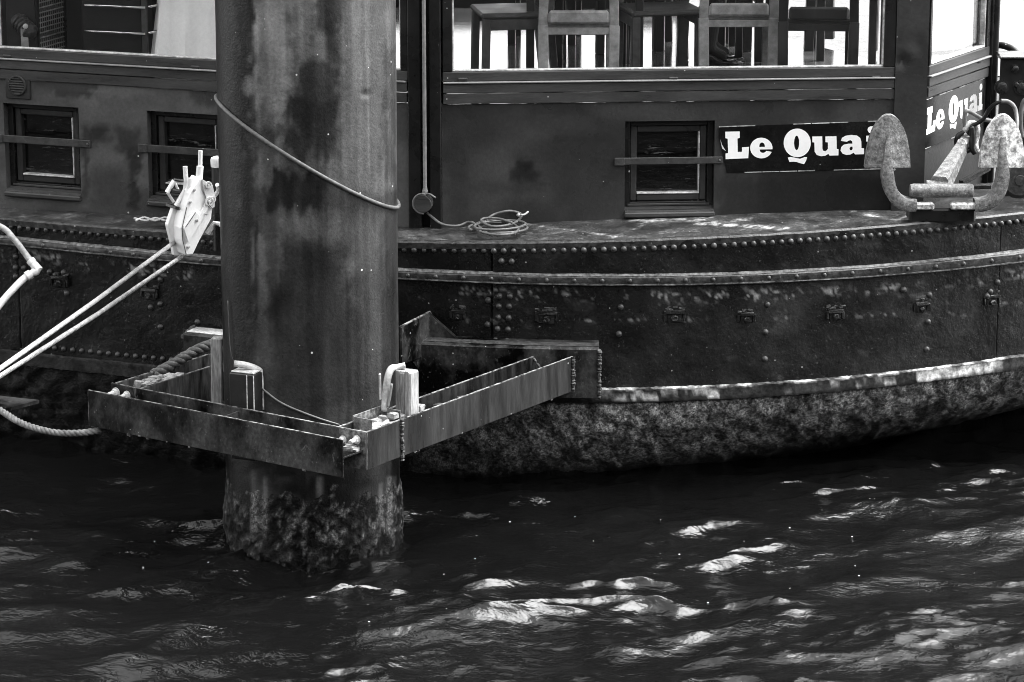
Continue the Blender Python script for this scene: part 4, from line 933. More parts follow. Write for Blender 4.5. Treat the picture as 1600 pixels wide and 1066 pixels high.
mb = MB().tube(P_, [.017] * 16 + [.011] * (len(P_) - 16), 8); mb.build('bar', 'rod', H_, smooth=True)
# pale timber block on the right with its rod
Yr = 15.72; r0 = aty(616, 582, Yr); r1 = aty(655, 578, Yr)
t_ = thing('timber_block', 'pale streaked timber block wedged between side beam and pile', 'timber', ((r0.x + r1.x) / 2, Yr, .55))
ce = Vector(((r0.x + r1.x) / 2, Yr + .04, (r0.z + .58) / 2)); ez = Vector((0, 0, (r0.z - .58) / 2)); hw = (r1.x - r0.x) / 2
mb = MB().frame_box(ce, Vector((hw * .60, -hw * .42, 0)), Vector((hw * .40, hw * .58, 0)) * .9, ez, .006); 
for v_ in mb.v: v_.x += random.uniform(-.003, .003); v_.z += random.uniform(-.004, .004)
mb.build('block', 'timber2', t_)
for k, (f_, hgt) in enumerate(((-.62, 1.02), (.0, .97), (.60, 1.035))):
    mb = MB().frame_box(ce + Vector((hw * .60, -hw * .42, 0)) * f_ - Vector((hw * .40, hw * .58, 0)) * .93 + ez * (hgt - 1) , Vector((hw * .60, -hw * .42, 0)) * .285, Vector((hw * .40, hw * .58, 0)) * .05, ez * .995, .003).jitter(.002); mb.build('slat', 'timber2', t_)
mb = MB()
for k in range(26): mb.frame_box(fp(random.uniform(-.15, -.055), random.uniform(.28, .60), ZT - random.uniform(-.01, .09)), FU * random.uniform(.01, .03), FV * random.uniform(.01, .03), (0, 0, random.uniform(.01, .03)), .005)
tag(mb.jitter(.005).build('crust', 'mortar', t_), kind='stuff')
H_ = thing('bent_rod', 'pale bent rod hooked beside the timber block right of the pile', 'bar', (r0.x, Yr, .6))
P_ = smooth_path([aty(633, 571, Yr + .06), aty(620, 574, Yr + .05), aty(611, 577, Yr + .03), aty(606, 590, Yr + .01), aty(603, 612, Yr), aty(601, 642, Yr)], 5)
mb = MB().tube(P_, [.0165] * 8 + [.020] * (len(P_) - 8), 8); mb.build('rod', 'rod', H_, smooth=True)
mb = MB().tube(smooth_path([aty(612, 600, Yr - .02), aty(609, 620, Yr - .02), aty(606, 636, Yr - .02)], 4), .008, 6); mb.build('tie', 'timber2', H_, smooth=True)
mb = MB().box(0, 0.012, 0, .03, 0, .14, .002)
for v_ in mb.v: v_ += aty(592, 625, 15.86)
tag(mb.build('guide_strip', 'rod', None), 'narrow rusty strip standing against the pile beside the pale block', 'strip')

# ================================================================== ropes, hose, hoist
P_ = smooth_path([Vector((-4.1, float(planY(-4.1)) - .02, 1.0)), aty(-110, 575, 17.1), aty(-40, 618, 16.6), aty(0, 641, 16.45), aty(35, 662, 16.3), aty(80, 675, 16.2), aty(120, 677, 16.17), aty(158, 672, 16.2), aty(200, 660, 16.4)], 6)
tag(twisted(MB(), P_, .019, 3, .085).build('mooring_rope', 'rope', None, smooth=True), 'pale laid rope hanging in a sag from the left end of the beam', 'rope')
P_ = smooth_path([fp(-1.73, .32, ZT - .02), fp(-1.70, .45, ZT + .02), fp(-1.66, .60, ZT + .07), fp(-1.62, .72, ZT + .09), fp(-1.56, .82, ZT + .07), fp(-1.50, .92, ZT - .02)], 6)
tag(twisted(MB(), P_, .032, 3, .13, 8).build('thick_rope', 'ropedark', None, smooth=True), 'thick dark old rope looped over the rear arm behind the timber post', 'rope')
P_ = smooth_path([Vector((-4.6, float(planY(-4.6)) + .15, float(deckZ(-4.6)) + .02)), Vector((-4.3, float(planY(-4.3)) - .04, float(deckZ(-4.3)) + .04)), aty(-60, 335, 17.85), aty(0, 354, 17.83), aty(22, 374, 17.8), aty(42, 400, 17.78), aty(54, 415, 17.76)], 6)
Q_ = smooth_path([aty(56, 424, 17.75), aty(38, 435, 17.72), aty(18, 455, 17.66), aty(0, 476, 17.6), aty(-40, 530, 17.4), aty(-90, 620, 17.1), aty(-120, 740, 16.8), aty(-130, 800, 16.7)], 6)
t_ = thing('water_hose', 'white hose with an elbow joint hanging in front of the hull at left', 'hose', tuple(aty(54, 420, 17.76)))
MB().tube(P_, .0185, 10).build('hose', 'wire', t_, smooth=True); MB().tube(Q_, .0215, 10).build('hose', 'hose', t_, smooth=True)
mb = MB(); c0 = aty(56, 420, 17.755); mb.tube([P_[-3], P_[-1], c0 + Vector((.012, 0, -.002)), Q_[0], Q_[2]], [.023, .026, .029, .027, .025], 10); mb.tube([P_[-5], P_[-3]], .027, 10); mb.tube([Q_[3], Q_[5]], .029, 10); mb.build('elbow_joint', 'hose', t_, smooth='auto')

# hoist: plate body, levers, cable
YH = 17.05; HO = aty(292, 330, YH); ah = R(33); HN = Vector((math.sin(ah), -math.cos(ah), 0)); HE = Vector((math.cos(ah), math.sin(ah), 0))
HOIST = thing('cable_hoist', 'white hand lever cable hoist hanging between pile and small window', 'hoist', tuple(HO))
def hp(x, y, off=0.0):                                       # x, y in the 775 x 1066 drawing of the hoist
    px, py = 200 + x / 4.844, 200 + y / 4.844; r = ray(px, py); o = HO + HN * off; k = (o - ORG).dot(HN) / r.dot(HN); return ORG + r * k
body = [hp(*q) for q in ((545, 372), (575, 400), (572, 480), (600, 560), (640, 610), (632, 690), (545, 850), (492, 962), (436, 966), (408, 850), (402, 760), (420, 680), (440, 590), (470, 500), (505, 430))]
mb = MB().prism(body, HN * -.105); BODY = mb.build('body', 'white', HOIST); bv = BODY.modifiers.new('b', 'BEVEL'); bv.width = .008; bv.segments = 2
cov = [hp(*q, .016) for q in ((510, 632), (540, 660), (538, 730), (460, 870), (425, 760), (430, 745))]
MB().prism(cov, HN * -.02).build('cover', 'white', HOIST)
rib = [hp(*q, .012) for q in ((590, 570), (612, 600), (540, 735), (528, 690))]
MB().prism(rib, HN * -.014).build('rib', 'white', HOIST)
MB().prism([hp(*q, .010) for q in ((565, 390), (600, 410), (640, 430), (660, 520), (655, 600), (620, 610), (600, 545), (575, 470))], HN * -.05).build('gear_plate', 'dirtywhite', HOIST)
for (x, y, r_) in ((607, 430, .020), (612, 555, .026), (640, 540, .018)):
    mb = MB(); mb.lathe(hp(x, y, .010), HN, [(0, r_), (.008, r_), (.008, r_ * .65), (.003, r_ * .6)], 16); mb.lathe(hp(x, y, .012), HN, [(0, r_ * .3), (.012, r_ * .3)], 8); mb.build('wheel', 'dirtywhite', HOIST, smooth='auto')
edge = [hp(*q, -.105) for q in ((440, 590), (402, 760), (408, 850), (436, 966))]
mb = MB().prism([hp(*q, -.10) for q in ((350, 590), (300, 735), (340, 900), (352, 968), (420, 968), (408, 860), (405, 760), (440, 600))], HN * -.04); EB = mb.build('edge_plate', 'white', HOIST); bv = EB.modifiers.new('b', 'BEVEL'); bv.width = .006; bv.segments = 2
mb = MB(); mb.tube([hp(548, 172, -.04), hp(546, 300, -.04)], .0125, 10); mb.tube([hp(546, 290, -.04), hp(535, 420, -.04)], .020, 10); mb.build('lever', 'white', HOIST, smooth='auto')
mb = MB(); mb.tube([hp(432, 292, -.09), hp(440, 400, -.09), hp(430, 500, -.09)], .0135, 10); mb.tube([hp(430, 470, -.08), hp(360, 590, -.08)], .012, 8); mb.build('release_lever', 'white', HOIST, smooth='auto')
mb = MB(); mb.tube([hp(350, 400, -.10), hp(295, 490, -.10)], .014, 10); mb.tube([hp(300, 490, -.10), hp(345, 560, -.10)], .009, 8); mb.tube([hp(350, 405, -.10), hp(380, 470, -.09)], .008, 8); mb.build('crank_handle', 'white', HOIST, smooth='auto')
MB().tube([hp(350, 392, -.07), hp(415, 400, -.07)], .009, 8).build('spindle', 'black', HOIST, smooth='auto'); MB().tube([hp(335, 470, -.08), hp(395, 480, -.08)], .010, 8).build('spindle', 'black', HOIST, smooth='auto')
MB().tube([hp(375, 575, -.12), hp(375, 600, -.12), hp(400, 600, -.11)], .010, 8).build('boss', 'white', HOIST, smooth='auto'); MB().tube([hp(478, 380, -.05), hp(470, 460, -.05)], .018, 8).build('boss', 'white', HOIST, smooth='auto')
mb = MB(); mb.lathe(hp(372, 850, -.135), (hp(330, 880, -.135) - hp(372, 850, -.135)), [(-.03, .022), (.004, .022), (.006, .014)], 16); mb.build('cable_guide', 'dirtywhite', HOIST, smooth='auto')
mb = MB(); mb.tube(smooth_path([hp(650, 520, -.06), hp(685, 470, -.04), hp(675, 430, 0)], 4), .012, 8); mb.build('anchor_hook', 'dirtywhite', HOIST, smooth='auto'); MB().tube([hp(600, 800, -.05), hp(655, 720, -.03), hp(700, 730, 0)], .015, 8).build('anchor_strap', 'dirtywhite', HOIST, smooth='auto')
for (x, y, o_) in ((470, 560, .004), (520, 700, .019), (455, 900, .004), (590, 650, .015), (500, 470, .004)):
    MB().lathe(hp(x, y, o_ - .002), HN, [(0, .009), (.005, .009), (.007, .005)], 6).build('plate_bolt', 'wire', HOIST, smooth='auto')
for pts in (((445, 600), (410, 755), (414, 850), (440, 955)), ((512, 640), (436, 752)), ((604, 570), (640, 615))):
    MB().tube([hp(x, y, .0015 if len(pts) > 2 else .017) for x, y in pts], .0022, 5).build('seam', 'midwood', HOIST)
MB().prism([hp(*q, -.055) for q in ((360, 596), (392, 600), (384, 622), (358, 616))], HN * -.12).build('slot', 'black', HOIST)
# small bollard behind the hoist
bp = aty(343, 345, 17.3); bz0 = aty(343, 247, 17.3).z
t_ = thing('deck_bollard', 'small round white topped bollard half hidden behind the pile', 'bollard', (bp.x, 17.3, bp.z))
MB().lathe((bp.x, 17.3, float(deckZ(bp.x)) - .02), (0, 0, 1), [(0, .04), (bz0 - deckZ(bp.x) - .03, .04)], 18).build('post', 'frame', t_, smooth='auto'); MB().lathe((bp.x, 17.3, bz0 - .05), (0, 0, 1), [(0, .042), (.04, .045), (.052, .04), (.06, .02)], 18).build('cap', 'hose', t_, smooth='auto')
# two wires from the hoist down to the left, towards the quay
A0 = hp(365, 855, -.135); B0 = aty(0, 576, 14.4); d_ = B0 - A0
tag(MB().tube([A0 - d_ * .0, A0 + d_ * .5 + Vector((0, 0, -.008)), A0 + d_ * 1.0, A0 + d_ * ((A0.z + .5) / (A0.z - B0.z))], .0125, 10).build('hoist_wire', 'wire', None, smooth=True), 'upper smooth steel wire running from the white hoist down to the left', 'wire')
A0 = hp(405, 975, -.09); B0 = aty(0, 588, 14.6); d_ = B0 - A0
tag(twisted(MB(), [A0, A0 + d_ * .5 + Vector((0, 0, -.012)), A0 + d_ * 1.0, A0 + d_ * ((A0.z + .5) / (A0.z - B0.z))], .0125, 3, .05, 5).build('hoist_rope', 'wire', None, smooth=True), 'lower twisted wire rope running from the white hoist down to the left', 'wire')
P_ = smooth_path([atz(210, 341, 1.335), atz(228, 345, 1.335), atz(243, 341, 1.335), atz(258, 345, 1.335), atz(275, 342, 1.335)], 5); Q_ = smooth_path([atz(212, 345, 1.335), atz(226, 340, 1.34), atz(242, 345, 1.34), atz(258, 340, 1.34), atz(275, 346, 1.335)], 5)
tag(MB().tube(P_, .007, 6).tube(Q_, .007, 6).build('short_cord', 'rod', None, smooth=True), 'short pale twisted cord lying on the deck beside the hoist', 'cord')

# coil of cable on deck, plug cap
dz_ = lambda X: float(deckZ(X)) + .02
loops = []
def cp(px, py, h=.0): p = atz(px, py, 1.372 + h); return p
path = [cp(668, 333, .05), cp(690, 350, .01), cp(715, 353), cp(733, 347, .02), cp(745, 352, .02), cp(757, 362, .01), cp(770, 369)]
P2 = [cp(776, 368), cp(790, 366, .01), cp(806, 366, .01)]
def loop(cx, cy, rx, ry, h, a0, a1, n=20, tilt=0): return [cp(cx + rx * math.cos(R(a0 + (a1 - a0) * k / n)), cy + ry * math.sin(R(a0 + (a1 - a0) * k / n)) + tilt * math.cos(R(a0 + (a1 - a0) * k / n)), h) for k in range(n + 1)]
t_ = thing('cable_coil', 'thin grey cable coiled on deck under the cabin wall', 'cable', tuple(cp(780, 355)))
mb = MB(); r_ = .0075
mb.tube(smooth_path(path, 6), r_, 7)
mb.tube(loop(778, 356, 46, 8, .012, 150, 470, 40), r_, 7); mb.tube(loop(781, 352, 40, 7, .03, 20, 380, 36, -2), r_, 7)
mb.tube(loop(776, 356, 34, 11, .02, -30, 330, 36, 2), r_, 7)
mb.tube(smooth_path([cp(757, 347, .03), cp(770, 336, .05), cp(792, 330, .07), cp(805, 331, .06), cp(815, 336, .04), cp(808, 346, .03), cp(792, 352, .03), cp(770, 354, .03), cp(752, 346, .04), cp(758, 341, .05), cp(780, 342, .05), cp(800, 348, .04)], 6), r_, 7)
mb.tube(smooth_path(P2, 5), r_, 7); mb.build('cable', 'cable', t_, smooth=True)
mb = MB(); mb.tube([cp(809, 338, .05), cp(812, 335, .06)], .013, 8); mb.tube(smooth_path([cp(814, 336, .06), cp(820, 335, .06), cp(825, 331, .07)], 4), .006, 6); mb.build('cable_end', 'rod', t_, smooth=True)
tq, zq = WPo.px(662.5, 317, .05); cq = WPo.at(tq, zq, .05)
t_ = thing('plug_cap', 'round grey socket cap hanging at the foot of the conduit', 'cap', tuple(cq))
mb = MB().lathe(cq - WPo.n * .03, WPo.n, [(0, .05), (.05, .054), (.062, .054), (.068, .05), (.070, .03)], 26); mb.build('cap', 'trim', t_, smooth='auto')
ring_ = [cq + WPo.e * (.058 * math.cos(g)) + FZ * (.058 * math.sin(g)) + WPo.n * .03 for g in [R(80 + 280 * k / 30) for k in range(31)]]
mb = MB().tube([WPo.at(tp, zp - .05, .036)] + ring_[:22], .0065, 7); mb.tube(smooth_path([WPo.at(tp, zp - .05, .036), cq + WPo.e * .03 + FZ * .06 + WPo.n * .03, cq + WPo.e * .075 + FZ * .035 + WPo.n * .02], 5), .0065, 7); mb.build('cord', 'cable', t_, smooth=True)

# ================================================================== anchor on the foredeck
YA = 17.47
ANCH = thing('anchor', 'heavy galvanised anchor with two broad flukes lying on the foredeck', 'anchor', tuple(aty(1470, 330, YA)))
def fluke(cx, m, y_off, sgn):
    Yf = YA + y_off; prof = [(180, 4), (183, 10), (190, 17), (201, 24), (216, 29.5), (238, 34), (262, 36)]
    rows = []
    for (y, hw) in prof:
        row = []
        for j in range(9):
            t = -1 + j / 4; p = aty(cx + hw * t + (262 - y) * .03, y + (2 if abs(t) > .9 else 0), Yf); bulge = .055 * (1 - abs(t)) * (y - 176) / 86; p = aty(cx + hw * t + (262 - y) * .03, y, Yf - bulge); row.append(p)
        back = [p + Vector((0, .05, 0)) for p in row[::-1]]; rows.append(row + back + [row[0]])
    mb = MB().grid(rows); c = len(rows[0]); mb.f += [tuple(range(c - 1)), tuple(len(mb.v) - c + k for k in range(c - 2, -1, -1))]
    f = mb.build('fluke', m, ANCH, smooth='crease')
    # raised rib down the fluke, running on into the arm
    rr_ = []
    arm = [(cx + 2, 215, .050), (cx, 245, .066), (cx - sgn * 1, 265, .060), (cx + sgn * 1, 285, .055), (cx + sgn * 6, 300, .055), (cx + sgn * 16, 313, .05), (cx + sgn * 30, 319, .045), (cx + sgn * 44, 320, .04)]
    P_ = smooth_path([aty(a_, b_, Yf - o_ + .015) for a_, b_, o_ in arm], 5); m_ = MB()
    V = []; n_ = len(P_)
    for i, p in enumerate(P_):
        t = (P_[min(i + 1, n_ - 1)] - P_[max(i - 1, 0)]).normalized(); sd_ = t.cross(Vector((0, 1, 0))).normalized(); wdt = .014 + .022 * min(1, i / 12); dp = .012 + .032 * min(1, i / 12)
        V.append([p + sd_ * wdt + Vector((0, dp, 0)), p + sd_ * wdt - Vector((0, dp * .8, 0)), p + sd_ * wdt * .6 - Vector((0, dp, 0)), p - sd_ * wdt * .6 - Vector((0, dp, 0)), p - sd_ * wdt - Vector((0, dp * .8, 0)), p - sd_ * wdt + Vector((0, dp, 0)), p + sd_ * wdt + Vector((0, dp, 0))])
    m_.grid(V); m_.build('arm', 'anchor', ANCH, smooth='auto')
fluke(1387, 'anchor', -.02, 1); fluke(1566, 'anchorpale', -.02, -1)  # right fluke takes the paler copy, its brighter light put into the colour
c0 = aty(1421, 298, YA - .03); c1 = aty(1521, 298, YA - .03); ax = (c1 - c0)
L_ = ax.length; MB().lathe(c0, ax, [(0, .028), (.004, .036), (.02, .040), (L_ - .02, .040), (L_ - .004, .036), (L_, .028)], 20).build('crown_pin', 'anchor', ANCH, smooth='auto')
z0 = float(deckZ(2.4)) + .004; xa, xb = aty(1417, 330, YA).x, aty(1526, 330, YA).x
mb = MB().box(xa + .01, xb - .01, YA - .05, YA + .12, z0, z0 + .085, .012); mb.build('crown_base', 'black', ANCH)
for (x0, x1) in ((1417, 1459), (1484, 1527)):
    q0 = aty(x0, 316, YA - .05); q1 = aty(x1, 327, YA - .05); mb = MB().box(q0.x, q1.x, YA - .085, YA - .03, q1.z, q0.z, .010); mb.build('crown_lug', 'anchorpale', ANCH)
s0 = aty(1468, 291, YA + .02); s1 = aty(1507, 222, YA + .62)
mb = MB(); dS = (s1 - s0); sdv = dS.cross(FZ).normalized(); upv = sdv.cross(dS).normalized(); V = []
for i in range(7):
    t = i / 6; p = s0 + dS * t; wd_ = .050 - .022 * t; hh = .060 - .028 * t; c_ = .2
    V.append([p + sdv * wd_ + upv * hh * .7, p + sdv * wd_ * .75 + upv * hh, p - sdv * wd_ * .75 + upv * hh, p - sdv * wd_ + upv * hh * .7, p - sdv * wd_ - upv * hh, p + sdv * wd_ - upv * hh, p + sdv * wd_ + upv * hh * .7])
mb.grid(V); n_ = len(V[0]); mb.f += [tuple(range(n_ - 1)), tuple(len(mb.v) - n_ + k for k in range(n_ - 2, -1, -1))]; mb.build('shank', 'anchor', ANCH, smooth='auto')
mb = MB(); q = aty(1468, 288, YA + .0); mb.frame_box(q, (.075, 0, 0), (0, .03, .01), (0, -.004, .010), .004); mb.build('collar', 'anchor', ANCH)
# shackle ring and pin at the shank's head
sh = s1 + Vector((0, -.02, .01)); mb = MB(); mb.tube([sh + Vector((.052 * math.cos(g), -.02, .058 * math.sin(g))) for g in [2 * math.pi * k / 24 for k in range(24)]], .0165, 8, closed=True); mb.build('ring', 'black', ANCH, smooth=True)
mb = MB(); mb.tube([sh + Vector((-.03, -.07, 0)), sh + Vector((.05, .04, .01))], .022, 10); mb.lathe(sh + Vector((-.03, -.075, 0)), (-.3, -1, 0), [(0, .03), (.02, .03), (.026, .018)], 8); mb.build('shackle_pin', 'anchorpale', ANCH, smooth='auto')
YS = s1.y - .04
S_ = thing('shackle', 'bow shackle with wire eye joining the anchor shank to its chain', 'shackle', tuple(aty(1515, 200, YS)))
mb = MB(); mb.tube(smooth_path([aty(1508, 212, YS), aty(1509, 200, YS), aty(1517, 192, YS), aty(1526, 196, YS), aty(1527, 210, YS), aty(1524, 225, YS), aty(1527, 238, YS)], 5), .017, 8); mb.build('bow', 'anchorpale', S_, smooth=True)
mb = MB(); mb.tube(smooth_path([aty(1518, 198, YS - .03), aty(1520, 215, YS - .03), aty(1519, 230, YS - .03), aty(1524, 240, YS - .03)], 5), .018, 8); mb.build('hook', 'black', S_, smooth=True)
tag(MB().tube(smooth_path([aty(1508, 198, YS), aty(1507, 184, YS), aty(1510, 174, YS), aty(1518, 176, YS + .02), aty(1535, 186, YS + .04), aty(1550, 189, YS + .05), aty(1572, 192, YS + .1)], 6), .0125, 8).build('lashing_wire', 'cable', None, smooth=True), 'short grey lashing wire above the anchor shackle', 'wire')
tag(MB().tube(smooth_path([aty(1520, 196, YS - .02), aty(1535, 188, YS - .04), aty(1545, 172, YS - .06), aty(1556, 162, YS - .08), aty(1568, 158, YS - .1)], 6), .012, 8).build('black_hose', 'black', None, smooth=True), 'black hose arching from the shackle towards the right fluke', 'hose')
tag(MB().tube(smooth_path([aty(1564, 158, YS - .1), aty(1575, 159, YS - .1), aty(1584, 166, YS - .12), aty(1588, 178, YS - .14), aty(1589, 196, YS - .2), aty(1584, 215, YS - .25)], 6), .013, 8).build('grey_hose', 'cable', None, smooth=True), 'grey hose end curving down behind the right anchor fluke', 'hose')
tag(MB().tube(smooth_path([aty(1612, 150, YS), aty(1600, 158, YS), aty(1596, 172, YS), aty(1595, 195, YS), aty(1597, 215, YS)], 6), .014, 8).build('grey_line', 'cable', None, smooth=True), 'grey line hanging down at the right edge above the anchor', 'line')

# ================================================================== windlass at the bow
YW = 18.25; w0 = aty(1556, 300, YW); w1 = aty(1556, 92, YW); xw1 = w0.x + .55
WIN = thing('windlass', 'riveted black steel windlass housing at the right edge of the foredeck', 'windlass', (w0.x + .25, YW, float(deckZ(2.9))))
mb = MB().box(w0.x, xw1, YW, YW + .03, float(deckZ(2.9)) - .02, w1.z, .004); mb.box(w0.x + .02, xw1, YW + .03, YW + .35, w1.z - .03, w1.z - .005, .003); mb.box(xw1 - .03, xw1, YW + .03, YW + .35, float(deckZ(2.9)), w1.z - .03, .003); mb.build('side_plate', 'frame', WIN)
mb = MB().box(w0.x - .005, xw1, YW - .02, YW + .05, w1.z + .001, w1.z + .014, .003); mb.build('top_flange', 'hulltrim', WIN)
for (x, y, k) in ((1586, 107, .9), (1565, 136, 1.5), (1596, 137, 1.5), (1588, 132, .7), (1572, 190, .8), (1560, 230, .8)):
    q = aty(x, y, YW); mb = MB().lathe((q.x, YW, q.z), (0, -1, 0), [(0, .030 * k), (.008, .030 * k), (.008, .022 * k), (.022, .021 * k), (.026, .015 * k)], 12); mb.build('bolt', 'hulltrim', WIN, smooth='auto')
q = aty(1594, 282, 17.85); mb = MB().lathe((q.x, 17.85, q.z), (0, 1, 0), [(0, .05), (.0, .09), (.012, .105), (.03, .115), (.05, .105), (.055, .06), (.09, .05)], 28); mb.lathe((q.x, 17.84, q.z), (0, 1, 0), [(0, .03), (.012, .032)], 12); mb.build('drum', 'steel', WIN, smooth='auto')
mb = MB().bar(aty(1502, 286, 17.9), aty(1545, 262, 18.1), .03, .03); mb.bar(aty(1520, 293, 17.8), aty(1548, 292, 17.8), .03, .02); mb.build('brake_bar', 'hulltrim', WIN)
tag(MB().tube(smooth_path([aty(1540, 82, 18.9), aty(1558, 71, 18.8), aty(1576, 74, 18.75), aty(1590, 84, 18.7), aty(1596, 96, 18.68)], 6), .022, 10).build('bow_hose', 'frame', None, smooth=True), 'thick dark hose arching over the top of the windlass', 'hose')

# ================================================================== inside the saloon
def chair(loc, rz, m, label, group=None):
    t = thing('chair', label, 'chair', loc, group, rz)
    c, s = math.cos(rz), math.sin(rz)
    # parts are built in the chair's own axes: the back is towards -y
    def B(name, boxes, mm):
        mb = MB()
        for kind, args in boxes:
            if kind == 'bar': mb.bar(*args)
            else: mb.box(*args)
        me = bpy.data.meshes.new(name); me.from_pydata([tuple(v) for v in mb.v], [], mb.f); me.materials.append(M[mm])
        bm = bmesh.new(); bm.from_mesh(me); bmesh.ops.recalc_face_normals(bm, faces=bm.faces); bm.to_mesh(me); bm.free()
        o = bpy.data.objects.new(name, me); col.objects.link(o); o.parent = t; return o
    for sx_ in (-1, 1):
        B('rear_leg', [('bar', ((sx_ * .205, -.235, 0), (sx_ * .21, -.19, .46), .062, .045, (0, 1, 0), .004)), ('bar', ((sx_ * .21, -.19, .461), (sx_ * .20, -.25, .88), .055, .035, (0, 1, 0), .004))], m)
        B('front_leg', [('bar', ((sx_ * .20, .20, 0), (sx_ * .20, .19, .44), .052, .045, (0, 1, 0), .004))], m)
        B('side_rail', [('box', (sx_ * .205 - .011, sx_ * .205 + .011, -.17, .17, .37, .435, .003))], m)
    B('seat', [('box', (-.225, .225, -.18, .225, .44, .475, .012))], m)
    B('back_rail', [('box', (-.19, .19, -.205, -.185, .405, .448, .004))], m)
    B('back_pad', [('box', (-.176, .176, -.232, -.205, .475, .552, .012))], m)
    B('top_rail', [('box', (-.2, .2, -.262, -.238, .76, .88, .01))], m)
    return t
def at_floor(px, y): r = ray(px, 60); k = y / r.y; return (r.x * k, y, FLZ)
def ch(px, y, rz, m, label): p = at_floor(px, y); return chair(p, R(rz), m, label, 'saloon chairs')
ch(903, 18.30, 0, 'greywood', 'pale grey chair seen from behind, left of centre in the big window')
ch(1150, 18.62, 0, 'greywood', 'grey chair seen from behind, in front of the black shoe')
ch(1277, 18.45, -4, 'darkwood', 'dark chair nearest the right end of the big window')
ch(1030, 18.85, 192, 'midwood', 'dark chair facing out between the two grey chairs')
ch(800, 18.75, 100, 'midwood', 'dark chair seen sideways at the left end of the big window')
ch(925, 19.55, 176, 'darkwood', 'black chair standing behind the pale grey chair')
ch(1085, 20.3, 170, 'darkwood', 'black chair farthest back in the middle of the saloon')
ch(1225, 19.9, 185, 'darkwood', 'black chair behind the dark chair near the right end')
ch(1000, 19.9, 20, 'darkwood', 'black chair turned slightly, seen between the two grey chairs')
ch(1330, 20.4, 160, 'darkwood', 'black chair farthest back at the right end of the saloon')
ch(850, 20.6, 175, 'darkwood', 'black chair farthest back at the left end of the big window')
def table(px, y, label):
    x_, y_, z_ = at_floor(px, y); t = thing('table', label, 'table', (x_, y_, z_), 'saloon tables')
    MB().box(x_ - .38, x_ + .38, y_ - .36, y_ + .36, z_ + .715, z_ + .75, .006).build('table_top', 'darkwood', t)
    for a_ in (-1, 1):
        for b_ in (-1, 1): MB().box(x_ + a_ * .33 - .024, x_ + a_ * .33 + .024, y_ + b_ * .31 - .024, y_ + b_ * .31 + .024, z_, z_ + .712, .004).build('leg', 'darkwood', t)
    MB().box(x_ - .33, x_ + .33, y_ - .31, y_ + .31, z_ + .64, z_ + .712, .004).build('apron', 'darkwood', t)
table(912, 18.95, 'dark dining table behind the pale grey chair'); table(1290, 19.25, 'dark dining table behind the chair at the right end'); table(1070, 20.05, 'dark dining table in the far middle of the saloon')

# someone standing among the tables: trousers and one black shoe show
fx, fy, _ = at_floor(1112, 19.62)
PERS = thing('person', 'person in black trousers and polished black shoes standing behind the grey chair', 'person', (fx, fy, FLZ))
J = {'pel': (0, 0, .95), 'sp': (0, .0, 1.15), 'ch': (.0, 0, 1.35), 'ne': (.0, 0, 1.47), 'he': (.03, 0, 1.62), 'he2': (.03, 0, 1.70),
     'hl': (0, .10, .90), 'kl': (.03, .10, .50), 'al': (.0, .09, .10), 'fl': (.12, .09, .045), 'hr': (0, -.10, .90), 'kr': (.02, -.09, .50), 'ar': (-.02, -.08, .10), 'fr': (.10, -.08, .045),
     'sl': (0, .19, 1.38), 'el': (.02, .24, 1.10), 'wl': (.12, .22, .88), 'sr': (0, -.19, 1.38), 'er': (.02, -.24, 1.10), 'wr': (.12, -.22, .88)}
RAD = {'pel': .15, 'sp': .14, 'ch': .15, 'ne': .055, 'he': .095, 'he2': .085, 'hl': .095, 'kl': .062, 'al': .045, 'fl': .03, 'hr': .095, 'kr': .062, 'ar': .045, 'fr': .03, 'sl': .06, 'el': .045, 'wl': .03, 'sr': .06, 'er': .045, 'wr': .03}
ED = [('pel', 'sp'), ('sp', 'ch'), ('ch', 'ne'), ('ne', 'he'), ('he', 'he2'), ('pel', 'hl'), ('hl', 'kl'), ('kl', 'al'), ('al', 'fl'), ('pel', 'hr'), ('hr', 'kr'), ('kr', 'ar'), ('ar', 'fr'), ('ch', 'sl'), ('sl', 'el'), ('el', 'wl'), ('ch', 'sr'), ('sr', 'er'), ('er', 'wr')]
ks = list(J); me = bpy.data.meshes.new('body'); me.from_pydata([J[k] for k in ks], [(ks.index(a_), ks.index(b_)) for a_, b_ in ED], [])
po = bpy.data.objects.new('body', me); col.objects.link(po); po.parent = PERS
md = po.modifiers.new('skin', 'SKIN'); me.skin_vertices[0].data
for i, k in enumerate(ks): me.skin_vertices[0].data[i].radius = (RAD[k], RAD[k]); me.skin_vertices[0].data[i].use_root = (k == 'pel')
po.modifiers.new('sub', 'SUBSURF').levels = 2; po.modifiers['sub'].render_levels = 2; me.materials.append(M['trousers'])
